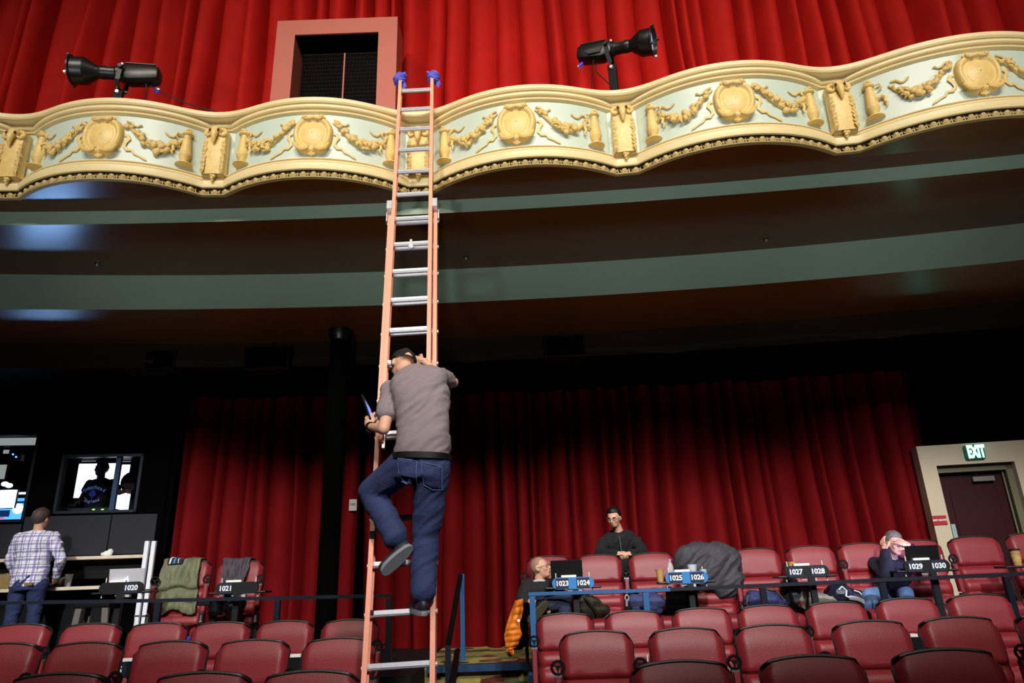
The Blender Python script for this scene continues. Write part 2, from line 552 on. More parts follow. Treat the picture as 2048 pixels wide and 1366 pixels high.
m_eyeshade = mat('eye_socket_shade', '3a2a12', 0.8)  # dark colour stands for the shade inside the skull's eye sockets
def bracket(k):
    p = V(VAL[k] + (0,))
    ta, tb = bay(k - 1)[1], bay(k)[1]
    t = (ta + tb).normalized()
    n = V((t.y, -t.x, 0))
    mx = T(p + n * -.025) @ RZ(atan2(n.x, -n.y))
    mb = MB()
    def f(u, v):
        x = (u - .5) * 2
        z = 5.425 + .50 * v
        wv = .116 - .012 * v
        d = .055 + .030 * (1 - x * x) ** .5 * (.6 + .4 * v) + .02 * sin(v * pi)
        e = abs(x) > .98
        return mx @ V((x * wv, 0 if e else -d, z))
    mb.grid(f, 17, 14)
    mb.box((0, .0, 5.675), (.20, .06, .50), mx)
    b = mb.build('bracket', m_gilt, bal, 50)
    sk = MB()
    sk.ell(mx @ V((0, -.095, 5.895)), (.058, .055, .055), 12, 8)
    sk.tube([mx @ V(q) for q in ((0, -.105, 5.895), (0, -.135, 5.84), (0, -.135, 5.78), (0, -.120, 5.745))], [.046, .034, .022, .010], 10)
    sk.build('skull', m_gilt, b)
    for sg in (-1, 1):
        hn = MB()
        pts = [mx @ V((sg * (.062 + (.046 - .0030 * j) * cos(2.2 - j * .55)), -.075 - .004 * j, 5.875 + (.050 - .0030 * j) * sin(2.2 - j * .55))) for j in range(11)]
        hn.tube(pts, [.022, .022, .021, .020, .019, .017, .015, .013, .011, .009, .005], 8)
        hn.build('horn', m_gilt, b)
        for j in range(8):
            o = bpy.data.objects.new('leaf', leaf_me)
            COL.objects.link(o)
            o.parent = b
            o.location = mx @ V((sg * (.086 + .004 * (j % 2)), -.080, 5.77 - j * .044))
            sc = .030 + .005 * (j % 3)
            o.scale = (sc, sc, sc)
            o.rotation_euler = (0, sg * (1.0 + .3 * (j % 2)), atan2(n.x, -n.y))
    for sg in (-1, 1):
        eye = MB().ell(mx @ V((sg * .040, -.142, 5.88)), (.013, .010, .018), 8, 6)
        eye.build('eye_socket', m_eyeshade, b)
    pd = MB()
    for q, r in (((-.012, -.052, 5.418), .018), ((.012, -.056, 5.405), .020), ((-.004, -.052, 5.385), .018), ((.0, -.046, 5.362), .013)):
        pd.ell(mx @ V(q), r, 8, 6)
    pd.build('pendant', m_gilt, b)

for i in range(1, 7):
    if i in (1,):
        continue
    cartouche(i)
    for sg in (-1, 1):
        garland(i, sg)
        urn(i, sg)
urn(1, 1); garland(1, 1)
for k in range(2, 8):
    bracket(k)

# thin pipe along the balcony top
for a, b, lab in ((2, 3.0, 'left'), (3, 4, 'mid'), (5, 8, 'right')):
    pass
pr = MB()
pp = [p + n * -.10 + V((0, 0, 6.168)) for p, n in zip(SM, SN)]
pr.tube(pp[58:200], .016, 8, up=(0, 0, 1))
m_pipe = mat('weathered_pipe_paint', 'BDB190', 0.5, var=0.35, vscale=9)
rail = pr.build('handrail_pipe', m_pipe, None)
tag(rail, 'thin weathered pipe running along the top of the balcony front', 'pipe')
sdl = MB()
for k in range(64, 200, 12):
    sdl.tube([pp[k - 0] + V((-.02, 0, 0)), pp[k] + V((.02, 0, 0))], .021, 8)
    sdl.box(pp[k] + V((0, 0, -.02)), (.03, .03, .03))
sdl.build('clip', m_cream, rail)

# ------------------------------------------------------------------ stepped soffit under the balcony
XS = [-9 + 18 * k / 60 for k in range(61)]
def strip(mb, f0, z0, f1, z1, dz=0.0):
    return mb.rings([[V((x, f0(x), z0)), V((x, f1(x), z1))] for x in XS], close=False, caps=False)
def f_par(x):
    # back of the parapet: follow the plan path
    best = min(range(len(PATH)), key=lambda i: abs(PATH[i].x - x))
    return PATH[best].y + .06
XP = [-8.5 + 16 * k / 240 for k in range(241)]
mb = MB()
mb.rings([[V((x, f_par(x), Z1)), V((x, (f_par(x) + f_f1(x)) / 2, Z1)), V((x, f_f1(x), Z1))] for x in XP], close=False, caps=False)
struct(mb.build('ceiling', m_soffit))
struct(strip(MB(), f_f1, Z1, f_f1, Z2).build('trim_1', m_fascia))
struct(strip(MB(), f_f1, Z2, f_f2, Z2).build('ceiling', m_soffit))
struct(strip(MB(), f_f2, Z2, f_f2, Z3).build('trim_2', m_fascia))
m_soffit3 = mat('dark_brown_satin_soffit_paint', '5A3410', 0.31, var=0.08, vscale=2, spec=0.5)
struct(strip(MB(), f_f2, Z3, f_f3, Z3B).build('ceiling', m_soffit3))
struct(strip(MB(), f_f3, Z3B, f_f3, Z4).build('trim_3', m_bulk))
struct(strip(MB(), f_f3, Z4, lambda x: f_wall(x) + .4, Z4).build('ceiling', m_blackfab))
# wavy lighter strip below the bulkhead, put in for the lit curtain top
def lit_strip(u, v):
    x = -5.2 + 10.4 * u
    lo = 4.235 + .035 * sin(x * 2.3) + .02 * sin(x * 5.1 + 1)
    return V((x, f_f3(x) - .01, lo + (4.30 + .02 * sin(x * 2.3 + .5) - lo) * v))
struct(MB().grid(lit_strip, 90, 3).build('trim_4', mat('lit_curtain_strip', '2e241a', 0.8, var=0.5, vscale=5, spec=.1)))

# ------------------------------------------------------------------ curtains
def drape(name, x0, x1, f, z0, z1, pitch, depth, m, seed, lean=0.0, nz=14):
    rnd = random.Random(seed)
    edges = [x0]
    while edges[-1] < x1:
        edges.append(edges[-1] + pitch * rnd.uniform(.55, 1.5))
    amp = [depth * rnd.uniform(.45, 1.25) for _ in edges]
    flat = [rnd.uniform(.25, .9) for _ in edges]
    sk = [rnd.uniform(-.25, .25) for _ in edges]
    xs = []
    for a, b, A, F, K in zip(edges, edges[1:], amp, flat, sk):
        for k in range(10):
            t = k / 10
            tt = min(1, max(0, t + K * sin(pi * t) * .6))
            h = sin(pi * tt) ** F
            xs.append((a + (b - a) * t, A * h))
    xs = [q for q in xs if q[0] <= x1]
    def g(u, v):
        i = min(len(xs) - 1, int(round(u * (len(xs) - 1))))
        x, h = xs[i]
        z = z0 + (z1 - z0) * v
        nz_ = noise.noise(V((x * 1.3, z * .35, seed))) * .5
        dx = lean * (z - z0) + .05 * noise.noise(V((x * .8, z * .5, seed + 5)))
        return V((x + dx, f(x) - h * (1 + nz_) - .02 * noise.noise(V((x * 6, z * 1.2, seed))), z))
    mb = MB().grid(g, len(xs), nz)
    return mb.build(name, m, None, 70)
c = drape('stage_curtain', -8.5, 8.5, f_up, 5.24, 10.8, .27, .30, m_velvet, 3)
tag(c, 'bright red velvet curtain in deep folds hanging above and behind the balcony', 'curtain')
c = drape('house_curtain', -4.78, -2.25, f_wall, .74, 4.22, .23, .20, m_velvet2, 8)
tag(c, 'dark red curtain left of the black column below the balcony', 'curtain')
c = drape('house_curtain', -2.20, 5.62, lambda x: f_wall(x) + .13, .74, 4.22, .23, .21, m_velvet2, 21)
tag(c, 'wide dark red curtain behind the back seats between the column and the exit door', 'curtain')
xb_ = [-4.66 + 13.4 * k / 40 for k in range(41)]
struct(MB().rings([[V((x, f_wall(x) + .35, 0)), V((x, f_wall(x) + .35, 5.2))] for x in xb_], close=False, caps=False).build('wall_back', m_blackfab))
struct(strip(MB(), lambda x: f_up(x) + .3, 5.0, lambda x: f_up(x) + .3, 11.2).build('wall_back', m_blackfab))
struct(strip(MB(), lambda x: f_par(x) + .2, 5.27, lambda x: f_up(x) + .3, 5.27).build('floor', m_black))

# ------------------------------------------------------------------ projection window in the upper curtain
yw = 6.92
o_tl, o_tr, o_br, o_bl = at(557, 42, yw), at(796, 33, yw), at(790, 200, yw), at(538, 200, yw)
X0, X1 = (o_tl.x + o_bl.x) / 2, (o_tr.x + o_br.x) / 2
ZT = (o_tl.z + o_tr.z) / 2
i_tl, i_tr = at(590, 70, yw), at(757, 63, yw)
XI0, XI1, ZI = i_tl.x, i_tr.x, (i_tl.z + i_tr.z) / 2
ZB = 5.28
win = struct(empty('window_1', (0, yw, 0)))
fr = MB()
fr.box(((X0 + XI0) / 2, .2, (ZT + ZB) / 2), (XI0 - X0, .40, ZT - ZB))
fr.box(((X1 + XI1) / 2, .2, (ZT + ZB) / 2), (X1 - XI1, .40, ZT - ZB))
fr.box(((XI0 + XI1) / 2, .2, (ZT + ZI) / 2), (XI1 - XI0, .40, ZT - ZI))
fr.box(((XI0 + XI1) / 2, .2, ZB + .1), (XI1 - XI0, .40, .2))
fr.build('window_frame', m_salmon, win, False)
MB().box(((XI0 + XI1) / 2, .36, (ZI + ZB) / 2), (XI1 - XI0, .02, ZI - ZB)).build('backing', m_blackfab, win, False)
MB().box(((XI0 + XI1) / 2, .19, ZI - .012), (XI1 - XI0 - .004, .34, .02)).build('lintel_shade', m_blackfab, win, False)  # black slab put in for the shade under the lintel
xm = (XI0 + XI1) / 2 + .05
for a, b in ((XI0 + .02, xm - .012), (xm + .012, XI1 - .02)):
    gl = MB()
    zt = ZI - .10
    gl.box(((a + b) / 2, .26, zt), (b - a, .02, .012))
    nx, nzz = 26, 44
    for k in range(nx + 1):
        x = a + (b - a) * k / nx
        gl.box((x, .262, (zt + ZB + .2) / 2), (.004, .004, zt - ZB - .2))
    for k in range(nzz):
        gl.box(((a + b) / 2, .262, ZB + .2 + (zt - ZB - .2) * k / nzz), (b - a, .004, .004))
    o = gl.build('grille', mat('dark_red_mesh', '160504', 0.9), win, False)
    o['kind'] = 'stuff'
MB().box((xm, .25, (ZI - .1 + ZB) / 2), (.018, .03, ZI - .1 - ZB)).build('mullion', m_salmon, win, False)
# ------------------------------------------------------------------ floors
m_floor = mat('dark_concrete_floor', '191514', 0.7, var=0.2, vscale=3, spec=.2)
def carpet():
    m = mat('patterned_carpet', '5a5a34', 0.95, bump=0.3, bscale=150)
    nt = m.node_tree
    b = nt.nodes['Principled BSDF']
    tc = nt.nodes.new('ShaderNodeTexCoord')
    vo = nt.nodes.new('ShaderNodeTexVoronoi')
    vo.inputs['Scale'].default_value = 4.5
    vo.inputs['Randomness'].default_value = 0.8
    rp = nt.nodes.new('ShaderNodeValToRGB')
    rp.color_ramp.interpolation = 'CONSTANT'
    e = rp.color_ramp.elements
    e[0].position, e[0].color = 0, lin('8a8044')
    e[1].position, e[1].color = .35, lin('5c6a38')
    for p, c in ((.5, '6a2420'), (.62, 'a89a50'), (.8, '30351c'), (.9, '8a4a28')):
        n = e.new(p)
        n.color = lin(c)
    nt.links.new(tc.outputs['Object'], vo.inputs['Vector'])
    nt.links.new(vo.outputs['Color'], rp.inputs['Fac'])
    nt.links.new(rp.outputs['Color'], b.inputs['Base Color'])
    return m
m_carpet = carpet()

# seat rows: depth curve and measured height of the seat tops, both following the shallow dish of the floor
SEAT_H = 1.05
ROWS = {'A': (3.70, [(115, 1362), (403, 1357), (620, 1357), (1362, 1335), (1622, 1323), (1890, 1313)], []),
        'B': (5.10, [(8, 1299), (172, 1293), (343, 1290), (507, 1287), (678, 1285), (1191, 1275), (1370, 1267), (1543, 1257), (1738, 1248), (1915, 1245)], []),
        'C': (6.40, [(42, 1257), (183, 1256), (316, 1252), (443, 1250), (571, 1247), (700, 1247), (1129, 1235), (1267, 1230), (1401, 1223), (1533, 1219), (1670, 1212), (1811, 1203), (1955, 1195)], []),
        'D': (7.90, [(378, 1126), (482, 1126), (1097, 1122), (1197, 1117), (1302, 1111), (1410, 1105), (1510, 1102), (1618, 1096), (1722, 1090), (1830, 1086), (1945, 1079), (2062, 1074)], [])}
def quadfit(pts):
    # least squares z = a + b x + c x^2
    A = Matrix(((0, 0, 0), (0, 0, 0), (0, 0, 0)))
    r = V((0, 0, 0))
    for x, z in pts:
        b = (1, x, x * x)
        for i in range(3):
            r[i] += b[i] * z
            for j in range(3):
                A[i][j] += b[i] * b[j]
    s = A.inverted() @ r
    return lambda x: s[0] + s[1] * x + s[2] * x * x
ROWF, ROWZ, ROWP = {}, {}, {}
for k, (y0, px, _) in ROWS.items():
    f = poly((-0.013, -0.02, y0))
    q = [oncurve(a, b, f) for a, b in px]
    ROWF[k] = f
    ROWP[k] = q
    use = q if k != 'A' else q[1:]
    ROWZ[k] = quadfit([(p.x, p.z - SEAT_H) for p in use])
def rowang(k, x):
    f = ROWF[k]
    return atan2(f(x + .05) - f(x - .05), .1)
def zfloor(x, y):
    x = max(-7, min(7, x))
    ys = [ROWF[k](x) for k in 'ABC']
    zs = [ROWZ[k](x) for k in 'ABC']
    if y <= ys[0]: return zs[0] + (y - ys[0]) * .03
    for i in range(2):
        if y <= ys[i + 1]:
            return zs[i] + (zs[i + 1] - zs[i]) * (y - ys[i]) / (ys[i + 1] - ys[i])
    return zs[2]
def zplat(x): return ROWZ['D'](max(-5.2, min(6.2, x)))
mb = MB()
mb.grid(lambda u, v: V((-9 + 18 * u, -14 + 25 * v, zfloor(-9 + 18 * u, -14 + 25 * v))), 61, 100)
struct(mb.build('floor', m_floor))
# raised platform for the back row (front edge set back at the aisle)
AX0, AX1 = -1.05, 0.10
f_pf = poly((-0.013, -0.02, 7.08))
def platform(x0, x1, f0, zoff=0.0):
    xs = [x0 + (x1 - x0) * k / 24 for k in range(25)]
    mb = MB()
    mb.rings([[V((x, f0(x), 0.0)), V((x, f0(x), zplat(x) + zoff)), V((x, f_wall(x) + .34, zplat(x) + zoff))] for x in xs], close=False, caps=False)
    mb.add([(x0, f0(x0), 0), (x0, f0(x0), zplat(x0)), (x0, 10.2, zplat(x0)), (x0, 10.2, 0)], [(0, 1, 2, 3)])
    mb.add([(x1, f0(x1), 0), (x1, f0(x1), zplat(x1)), (x1, 10.2, zplat(x1)), (x1, 10.2, 0)], [(0, 1, 2, 3)])
    return mb
struct(platform(-9, AX0 - .02, f_pf).build('floor', m_floor, None, False))
struct(platform(AX1 + .0, 9, f_pf).build('floor', m_floor, None, False))
ya = 8.10
struct(platform(AX0 - .02, AX1, lambda x: ya).build('floor', m_carpet, None, False))
m_blueedge = mat('blue_nosing_paint', '1d3f63', 0.4, var=0.2, vscale=10)
m_steel = mat('white_worn_edge', 'b9b4a6', 0.5, var=0.3, vscale=20)
st = struct(empty('trim_5', (0, ya, 0)))
zp = zplat(-.5)
MB().box((-.47, -.05, zp - .035), (1.14, .10, .07)).build('nosing', m_blueedge, st, False)
steps = thing('aisle_steps', 'carpeted steps with blue metal edges in the aisle right of the ladder', 'steps', (-.47, ya - .1, 0))
zb = zfloor(-.5, 7.4)
h = (zp - zb) / 3
for k in (1, 2):
    MB().box((0, -.28 * (3 - k) + .14 - .02, (zb + h * k + zb - .05) / 2), (1.10, .28, h * k + .05)).build('tread', m_carpet, steps, False)
    MB().box((0, -.28 * (3 - k) - .015, zb + h * k - .012), (1.10, .03, .03)).build('nosing', m_steel if k == 2 else m_blueedge, steps, False)
MB().box((.53, -.1, zb + h * 1.3), (.05, .55, h * 2.6)).build('side_panel', m_blueedge, steps, False)

# ------------------------------------------------------------------ theatre seats
m_leather = mat('oxblood_leather', '82242A', 0.40, var=0.10, vscale=6, bump=0.12, bscale=160, spec=0.32)
m_leather_d = mat('dark_leather_seam', '2a0c0c', 0.6)
m_shell = mat('black_vinyl_shell', '141312', 0.45, bump=0.1, bscale=120)
m_plastic = mat('black_plastic', '0d0d0e', 0.35)
m_hinge = mat('grey_metal_hinge', '8a8680', 0.35, metal=0.7)

BW = 0.235
def seat_backface(u, v):
    """front surface of the backrest, local; u,v in 0..1"""
    x = (u - .5) * 2
    z = .40 + .645 * v
    seams = (.40, .535, .665, .785, 1.045)
    for a, b in zip(seams, seams[1:]):
        if z <= b + 1e-6: break
    t = (z - a) / (b - a)
    top = b == seams[-1]
    puff = (sin(pi * min(1, max(0, t))) ** .45) if not top else (min(1, t / .12) ** .6 if t < .12 else 1 - max(0, (t - .55) / .45) ** 2.2 * .55)
    puck = 0
    for xx in (-.55, .5):
        puck += max(0, 1 - abs(x - xx) / .22) * max(0, 1 - t / .22) * .012
    edge = max(0, abs(x) - .80) / .20
    d = .040 + .040 * puff - puck - .050 * edge ** 2
    arch = .028 * (1 - x * x) * (v ** 6)
    wv = BW * (1 + .05 * v)
    cornr = max(0, v - .93) / .07
    xx = x * wv * (1 - .06 * cornr ** 2 * abs(x))
    zz = z + arch - (.030 * max(0, abs(x) - .86) / .14 * cornr)
    return V((xx, -d + (zz - .45) * .20, zz))
def make_seat():
    root = empty('theatre_seat')
    mb = MB()
    NU, NV = 25, 46
    mb.grid(seat_backface, NU, NV)
    bk = mb.build('backrest', m_leather, root, 50)
    # shell behind
    sh = MB()
    def shell(u, v):
        p = seat_backface(0 if u < .5 else 1, v)
        p0 = seat_backface(0, v)
        p1 = seat_backface(1, v)
        a = pi * u
        c = (p0 + p1) / 2
        wv = (p1.x - p0.x) / 2
        return V((c.x - cos(a) * (wv + .004), max(p0.y, p1.y) + .012 + sin(a) * .055 + .012, p0.z + (seat_backface(.5, v).z - p0.z) * sin(a)))
    sh.grid(shell, 13, 16)
    top = [seat_backface(k / 16, 1.0) for k in range(17)]
    topb = [shell(k / 16, 1.0) for k in range(17)]
    sh.rings([[a, b] for a, b in zip(top, topb)], close=False, caps=False)
    for e in (0, 1):
        sh.rings([[seat_backface(e, k / 15), shell(e, k / 15)] for k in range(16)], close=False, caps=False)
    sh.build('back_shell', m_shell, root, 50)
    pp = [seat_backface(0, k / 12) for k in range(5, 13)] + top[1:-1] + [seat_backface(1, k / 12) for k in range(12, 4, -1)]
    MB().tube([p + V((0, .012, .006)) for p in pp], .0095, 6).build('piping', m_shell, root)
    # seat cushion
    cu = MB()
    def cush(u, v):
        a = 2 * pi * u
        # rounded slab section swept in x
        cs, sn = cos(a), sin(a)
        yy = -.30 + (abs(cs) ** .5) * (1 if cs > 0 else -1) * .27
        zz = .375 + (abs(sn) ** .5) * (1 if sn > 0 else -1) * .075 + (.012 * (1 - ((v - .5) * 2) ** 2) if sn > 0 else 0)
        k = 1 - max(0, abs(v - .5) * 2 - .9) / .1 * .12
        return V(((v - .5) * 2 * .238, -.30 + (yy + .30) * k, .375 + (zz - .375) * k))
    cu.rings([[cush(u / 24, v / 12) for u in range(24)] for v in range(13)], True, True)
    cu.build('seat', m_leather, root, 50)
    ba = MB()
    ba.box((0, -.25, .26), (.46, .40, .10))
    ba.box((0, -.12, .10), (.40, .10, .42))
    ba.build('base', m_shell, root, False)
    return root
def arm_parts(root, sx, mats=True):
    x = sx * .270
    y0 = -.115
    ar = MB()
    def pad(k, w):
        z = .56 + .26 * k
        yy = y0 + (z - .45) * .13
        return [V((x + cx * .023, yy + cy * .038, z)) for cx, cy in ((-1, .7), (-.7, 1), (.7, 1), (1, .7), (1, -.7), (.7, -1), (-.7, -1), (-1, -.7))]
    ar.rings([pad(k / 4, 0) for k in range(5)], True, True)
    a = ar.build('armrest', m_leather, root, 50)
    cz, cy = .875, y0 - .02 + .055
    cup = MB()
    tor = []
    for k in range(21):
        an = 2 * pi * k / 20
        tor.append(V((x + .040 * cos(an), cy, cz + .040 * sin(an))))
    cup.tube(tor, .0095, 7, False)
    for an in (pi / 2 + pi / 3 * 0 + pi, pi / 6, pi - pi / 6):
        cup.bar((x, cy + .004, cz), (x + .038 * cos(an), cy + .004, cz + .038 * sin(an)), .010, .016)
    cup.cyl((x, cy - .006, cz), (x, cy + .012, cz), .014, n=10)
    cup.bar((x, cy + .012, cz - .036), (x, cy + .0, cz - .080), .050, .030)
    for k in range(12):
        an = 2 * pi * k / 12
    cup.build('cup_holder', m_plastic, a, 50)
    hg = MB()
    hg.box((x, y0, .47), (.05, .07, .16))
    hg.build('arm_bracket', m_plastic, root, False, .006)
    hh = MB()
    hh.box((x, y0 - .038, .495), (.018, .010, .06))
    hh.box((x, y0 - .040, .460), (.030, .012, .018))
    hh.build('hinge', m_hinge, root, False, .003)
    le = MB()
    le.box((x, y0 + .02, .20), (.035, .08, .46))
    le.build('leg', m_plastic, root, False)

def seat_proto(arms):
    r = make_seat()
    for s in arms: arm_parts(r, s)
    return r
SEATS = {}
def place_seat(row, p, arms, label, dz=0.0):
    key = tuple(arms)
    if key not in SEATS:
        r = seat_proto(arms)
        SEATS[key] = r
    else:
        r = copy_tree(SEATS[key])
    z = ROWZ[row](p.x)
    yy = ROWF[row](p.x)
    # the measured point is the middle of the top edge, which leans back from the base
    a = rowang(row, p.x)
    top = Matrix.Rotation(a, 3, 'Z') @ V((0, .08, 0))
    r.location = (p.x - top.x, yy - top.y, z)
    r.rotation_euler = (0, 0, a)
    tag(r, label, 'seat', 'red leather theatre seats')
    return r
ORD = ['first', 'second', 'third', 'fourth', 'fifth', 'sixth', 'seventh', 'eighth', 'ninth', 'tenth']
ROWNAME = {'A': 'front row at the bottom edge', 'B': 'second row from the front', 'C': 'third row just below the rail'}
SEAT = {}
for row in 'ABC':
    P = ROWP[row]
    lefts = [p for p in P if p.x < -.6]
    rights = [p for p in P if p.x > -.2]
    if row == 'A': rights.append(V((2.66, 0, 0)))
    if row == 'B': rights.append(V((3.50, 0, 0)))
    if row == 'C': rights.append(V((4.40, 0, 0)))
    for i, p in enumerate(sorted(lefts, key=lambda q: -q.x)):
        arms = (-1, 1) if i == 0 else (-1,)
        SEAT[row, 'L', i] = place_seat(row, p, arms, 'oxblood leather seat, %s left of the ladder in the %s' % (ORD[i], ROWNAME[row]))
    for i, p in enumerate(sorted(rights, key=lambda q: q.x)):
        arms = (-1, 1) if i == 0 else (1,)
        SEAT[row, 'R', i] = place_seat(row, p, arms, 'oxblood leather seat, %s right of the aisle in the %s' % (ORD[i], ROWNAME[row]))
DL = ['red leather back row seat with the olive jacket over it, beside the white poles',
      'red leather back row seat with the dark grey jacket over it, behind the table 1021',
      'red leather back row seat holding the bald man, left of table 1023',
      'red leather back row seat behind the blue table 1024',
      'red leather back row seat with the navy bag on it, right of the standing man',
      'red leather back row seat under the grey coat, behind the blue table 1026',
      'empty red leather back row seat between the tables 1026 and 1027',
      'red leather back row seat behind the black table 1028',
      'red leather back row seat left of the man holding his forehead',
      'red leather back row seat behind the black laptop at table 1030',
      'red leather back row seat in front of the exit door',
      'red leather back row seat at the right frame edge behind the paper cup']
for i, p in enumerate(ROWP['D']):
    arms = (-1, 1) if i in (0, 2) else ((1,) if i != 8 else ())
    SEAT['D', i] = place_seat('D', p, arms, DL[i])

# ------------------------------------------------------------------ guard rails
m_railblue = mat('blue_rail', '2C5F94', 0.35, var=0.15, vscale=6)  # blue at the aisle end of the rail, navy further right
m_railnavy = mat('dark_navy_rail_paint', '141a26', 0.35, var=0.15, vscale=6)
f_rail = poly((-0.013, -0.02, 7.13))
gr = thing('guard_rail', 'blue and dark metal guard rail in front of the back row, right of the aisle', 'railing')
def railtop(px, py): return oncurve(px, py, f_rail)
R = [railtop(1057, 1188), railtop(1290, 1181), railtop(1340, 1179), railtop(1524, 1171), railtop(1762, 1160), railtop(2010, 1149), railtop(2300, 1136)]
def rail_run(name, pts, m, parent):
    mb = MB()
    for a, b in zip(pts, pts[1:]):
        n = 4
        for k in range(n):
            mb.bar(a.lerp(b, k / n), a.lerp(b, (k + 1) / n), .032, .045)
    return mb.build(name, m, parent, False)
rail_run('top_rail', R[0:3], m_railblue, gr)
rail_run('top_rail', R[2:], m_railnavy, gr)
for i, q in enumerate((R[0] + V((.035, 0, 0)), R[1], R[3], R[4], R[5], R[6])):
    zf = zplat(q.x)
    mb = MB().box((q.x, q.y, (q.z + zf) / 2 - .01), (.055, .045, q.z - zf - .02))
    mb.box((q.x, q.y, zf + .006), (.12, .12, .012))
    mb.build('post', m_railblue if i < 2 else m_railnavy, gr, False)
mb = MB().bar(R[0] + V((.06, 0, -.36)), R[1] + V((0, 0, -.36)), .022, .022)
mb.build('lower_rail', m_railblue, gr, False)
gl = thing('guard_rail', 'dark metal guard rail in front of the back row, left of the ladder', 'railing')
L = [railtop(785, 1191), railtop(556, 1196), railtop(318, 1201), railtop(0, 1206), railtop(-300, 1210)]
rail_run('top_rail', L, m_railnavy, gl)
for q in (L[0] + V((-.03, 0, 0)), L[1], L[2], L[3] + V((-.4, 0, 0))):
    zf = zplat(q.x)
    mb = MB().box((q.x, q.y, (q.z + zf) / 2 - .01), (.055, .045, q.z - zf - .02))
    mb.box((q.x, q.y, zf + .006), (.12, .12, .012))
    mb.build('post', m_railnavy, gl, False)
MB().bar(L[0] + V((-.03, 0, -.44)), L[1] + V((0, 0, -.44)), .022, .022).build('lower_rail', m_railnavy, gl, False)
# stair handrail in the aisle
hr = thing('stair_handrail', 'sloping handrail with two dark blue posts beside the aisle steps', 'railing')
pb = at(896, 1290, 7.0)
pt = at(921, 1148, 8.35)
zpb, zpt = zfloor(pb.x, 7.0), zplat(pt.x)
MB().box((pb.x, 7.0, (pb.z + zpb) / 2), (.05, .05, pb.z - zpb)).build('post', m_railnavy, hr, False)
MB().box((pt.x + .02, 8.35, (pt.z + zpt) / 2), (.05, .05, pt.z - zpt)).build('post', m_railblue, hr, False)
MB().bar(pb + V((0, 0, -.01)), pt + V((-.0, 0, -.01)), .05, .035).build('top_rail', m_black, hr, False)
MB().bar(at(905, 1366, 6.6), at(915, 1300, 8.0), .05, .035).build('lower_rail', m_black, hr, False)

# ------------------------------------------------------------------ extension ladder
m_fiber = mat('salmon_orange_fibreglass', 'FAA486', 0.45, var=0.06, vscale=12)
m_alu = mat('worn_aluminium', 'D4D6DC', 0.32, metal=0.45, var=0.12, vscale=30)
m_rub = mat('black_rubber', '0c0c0c', 0.8)
lp0, lp1 = at(799, 1333, 4.54), at(834.5, 183, 5.89)
ld = (lp1 - lp0).normalized()
lx = V((1, 0, 0)); lx = (lx - ld * ld.dot(lx)).normalized()
ln = lx.cross(ld); ln = ln if ln.y < 0 else -ln      # towards the climber
STEP = (lp1 - lp0).length / 18
def LP(i, x, o): return lp0 + ld * (i * STEP) + lx * x + ln * o
foot_i = -((lp0.z - zfloor(-.75, 4.3)) / ld.z) / STEP
lad = thing('extension_ladder', 'tall salmon orange extension ladder leaning on the balcony front with a man climbing it', 'ladder', (0, 0, 0))
WB, WF = .217, .178
def channel(i0, i1, x, o, sgn, deep, name, parent):
    mb = MB()
    w_, t = deep, .006
    mx = [LP(i0, x, o), LP(i1, x, o)]
    mb.bar(LP(i0, x, o), LP(i1, x, o), w_, .006, up=tuple(lx))           # web seen from the side
    for k in (-1, 1):
        mb.bar(LP(i0, x - sgn * .013, o + k * w_ / 2), LP(i1, x - sgn * .013, o + k * w_ / 2), .006, .032, up=tuple(lx))
    return mb.build(name, m_fiber, parent, False)
for sgn in (-1, 1):
    r = channel(foot_i + .15, 12.42, sgn * WB, 0, sgn, .078, 'side_rail', lad)
    f = MB()
    f.box((0, 0, 0), (.05, .11, .05))
    f.v = [LP(foot_i + .12, sgn * WB, 0) + V((p.x, p.y, p.z * .9)) for p in f.v]
    f.build('foot', m_rub, lad, False)
    channel(4.75, 18.42, sgn * WF, .062, sgn, .066, 'side_rail', lad)
    gd = MB()
    gd.bar(LP(12.20, sgn * (WB - .014), .045), LP(12.52, sgn * (WB - .014), .045), .13, .048, up=tuple(lx))
    gd.build('guide_bracket', m_alu, lad, False, .004)
    gk = MB()
    gk.bar(LP(11.9, sgn * (WB + .014), .02), LP(12.25, sgn * (WB + .014), .02), .05, .012, up=tuple(lx))
    gk.build('guide_bracket', m_alu, lad, False)
for i in range(int(math.ceil(foot_i)) + 0, 13):
    if i < foot_i + .3: continue
    kb = i - .022 * max(0, i - 7)
    mb = MB().cyl(LP(kb, -WB + .004, 0), LP(kb, WB - .004, 0), .0165, n=10)
    mb.bar(LP(kb + .03, -WB + .004, .010), LP(kb + .03, WB - .004, .010), .018, .026, up=tuple(ld))
    mb.build('rung', m_alu, lad, 30)
    for sgn in (-1, 1):
        MB().cyl(LP(kb, sgn * (WB - .002), 0), LP(kb, sgn * (WB + .013), 0), .017, n=10).build('rung_end_cap', m_alu, lad)
for i in range(5, 19):
    oo = -.06 if i < 13 else 0
    k = i - .07 - (i - 8) * .018
    mb = MB().cyl(LP(k, -WF + .004, .062), LP(k, WF - .004, .062), .0155, n=10)
    mb.bar(LP(k + .03, -WF + .004, .072), LP(k + .03, WF - .004, .072), .018, .024, up=tuple(ld))
    mb.build('rung', m_alu, lad, 30)
for s_ in (-.15, .15):
    MB().bar(LP(5.05, s_, .07), LP(4.62, s_, .07), .02, .03).build('rung_lock', m_alu, lad, False)
hk = MB()
hk.bar(LP(11.0, 0, .085), LP(10.86, 0, .085), .02, .012)
hk.tube([LP(10.86 - .09 * (1 - cos(a)), .018 * sin(a), .085) for a in [2 * pi * k / 12 for k in range(13)]], .006, 6)
hk.bar(LP(10.84, .0, .085), LP(10.70, 0, .085), .03, .016)
hk.build('rope_hook', m_alu, lad, 40)
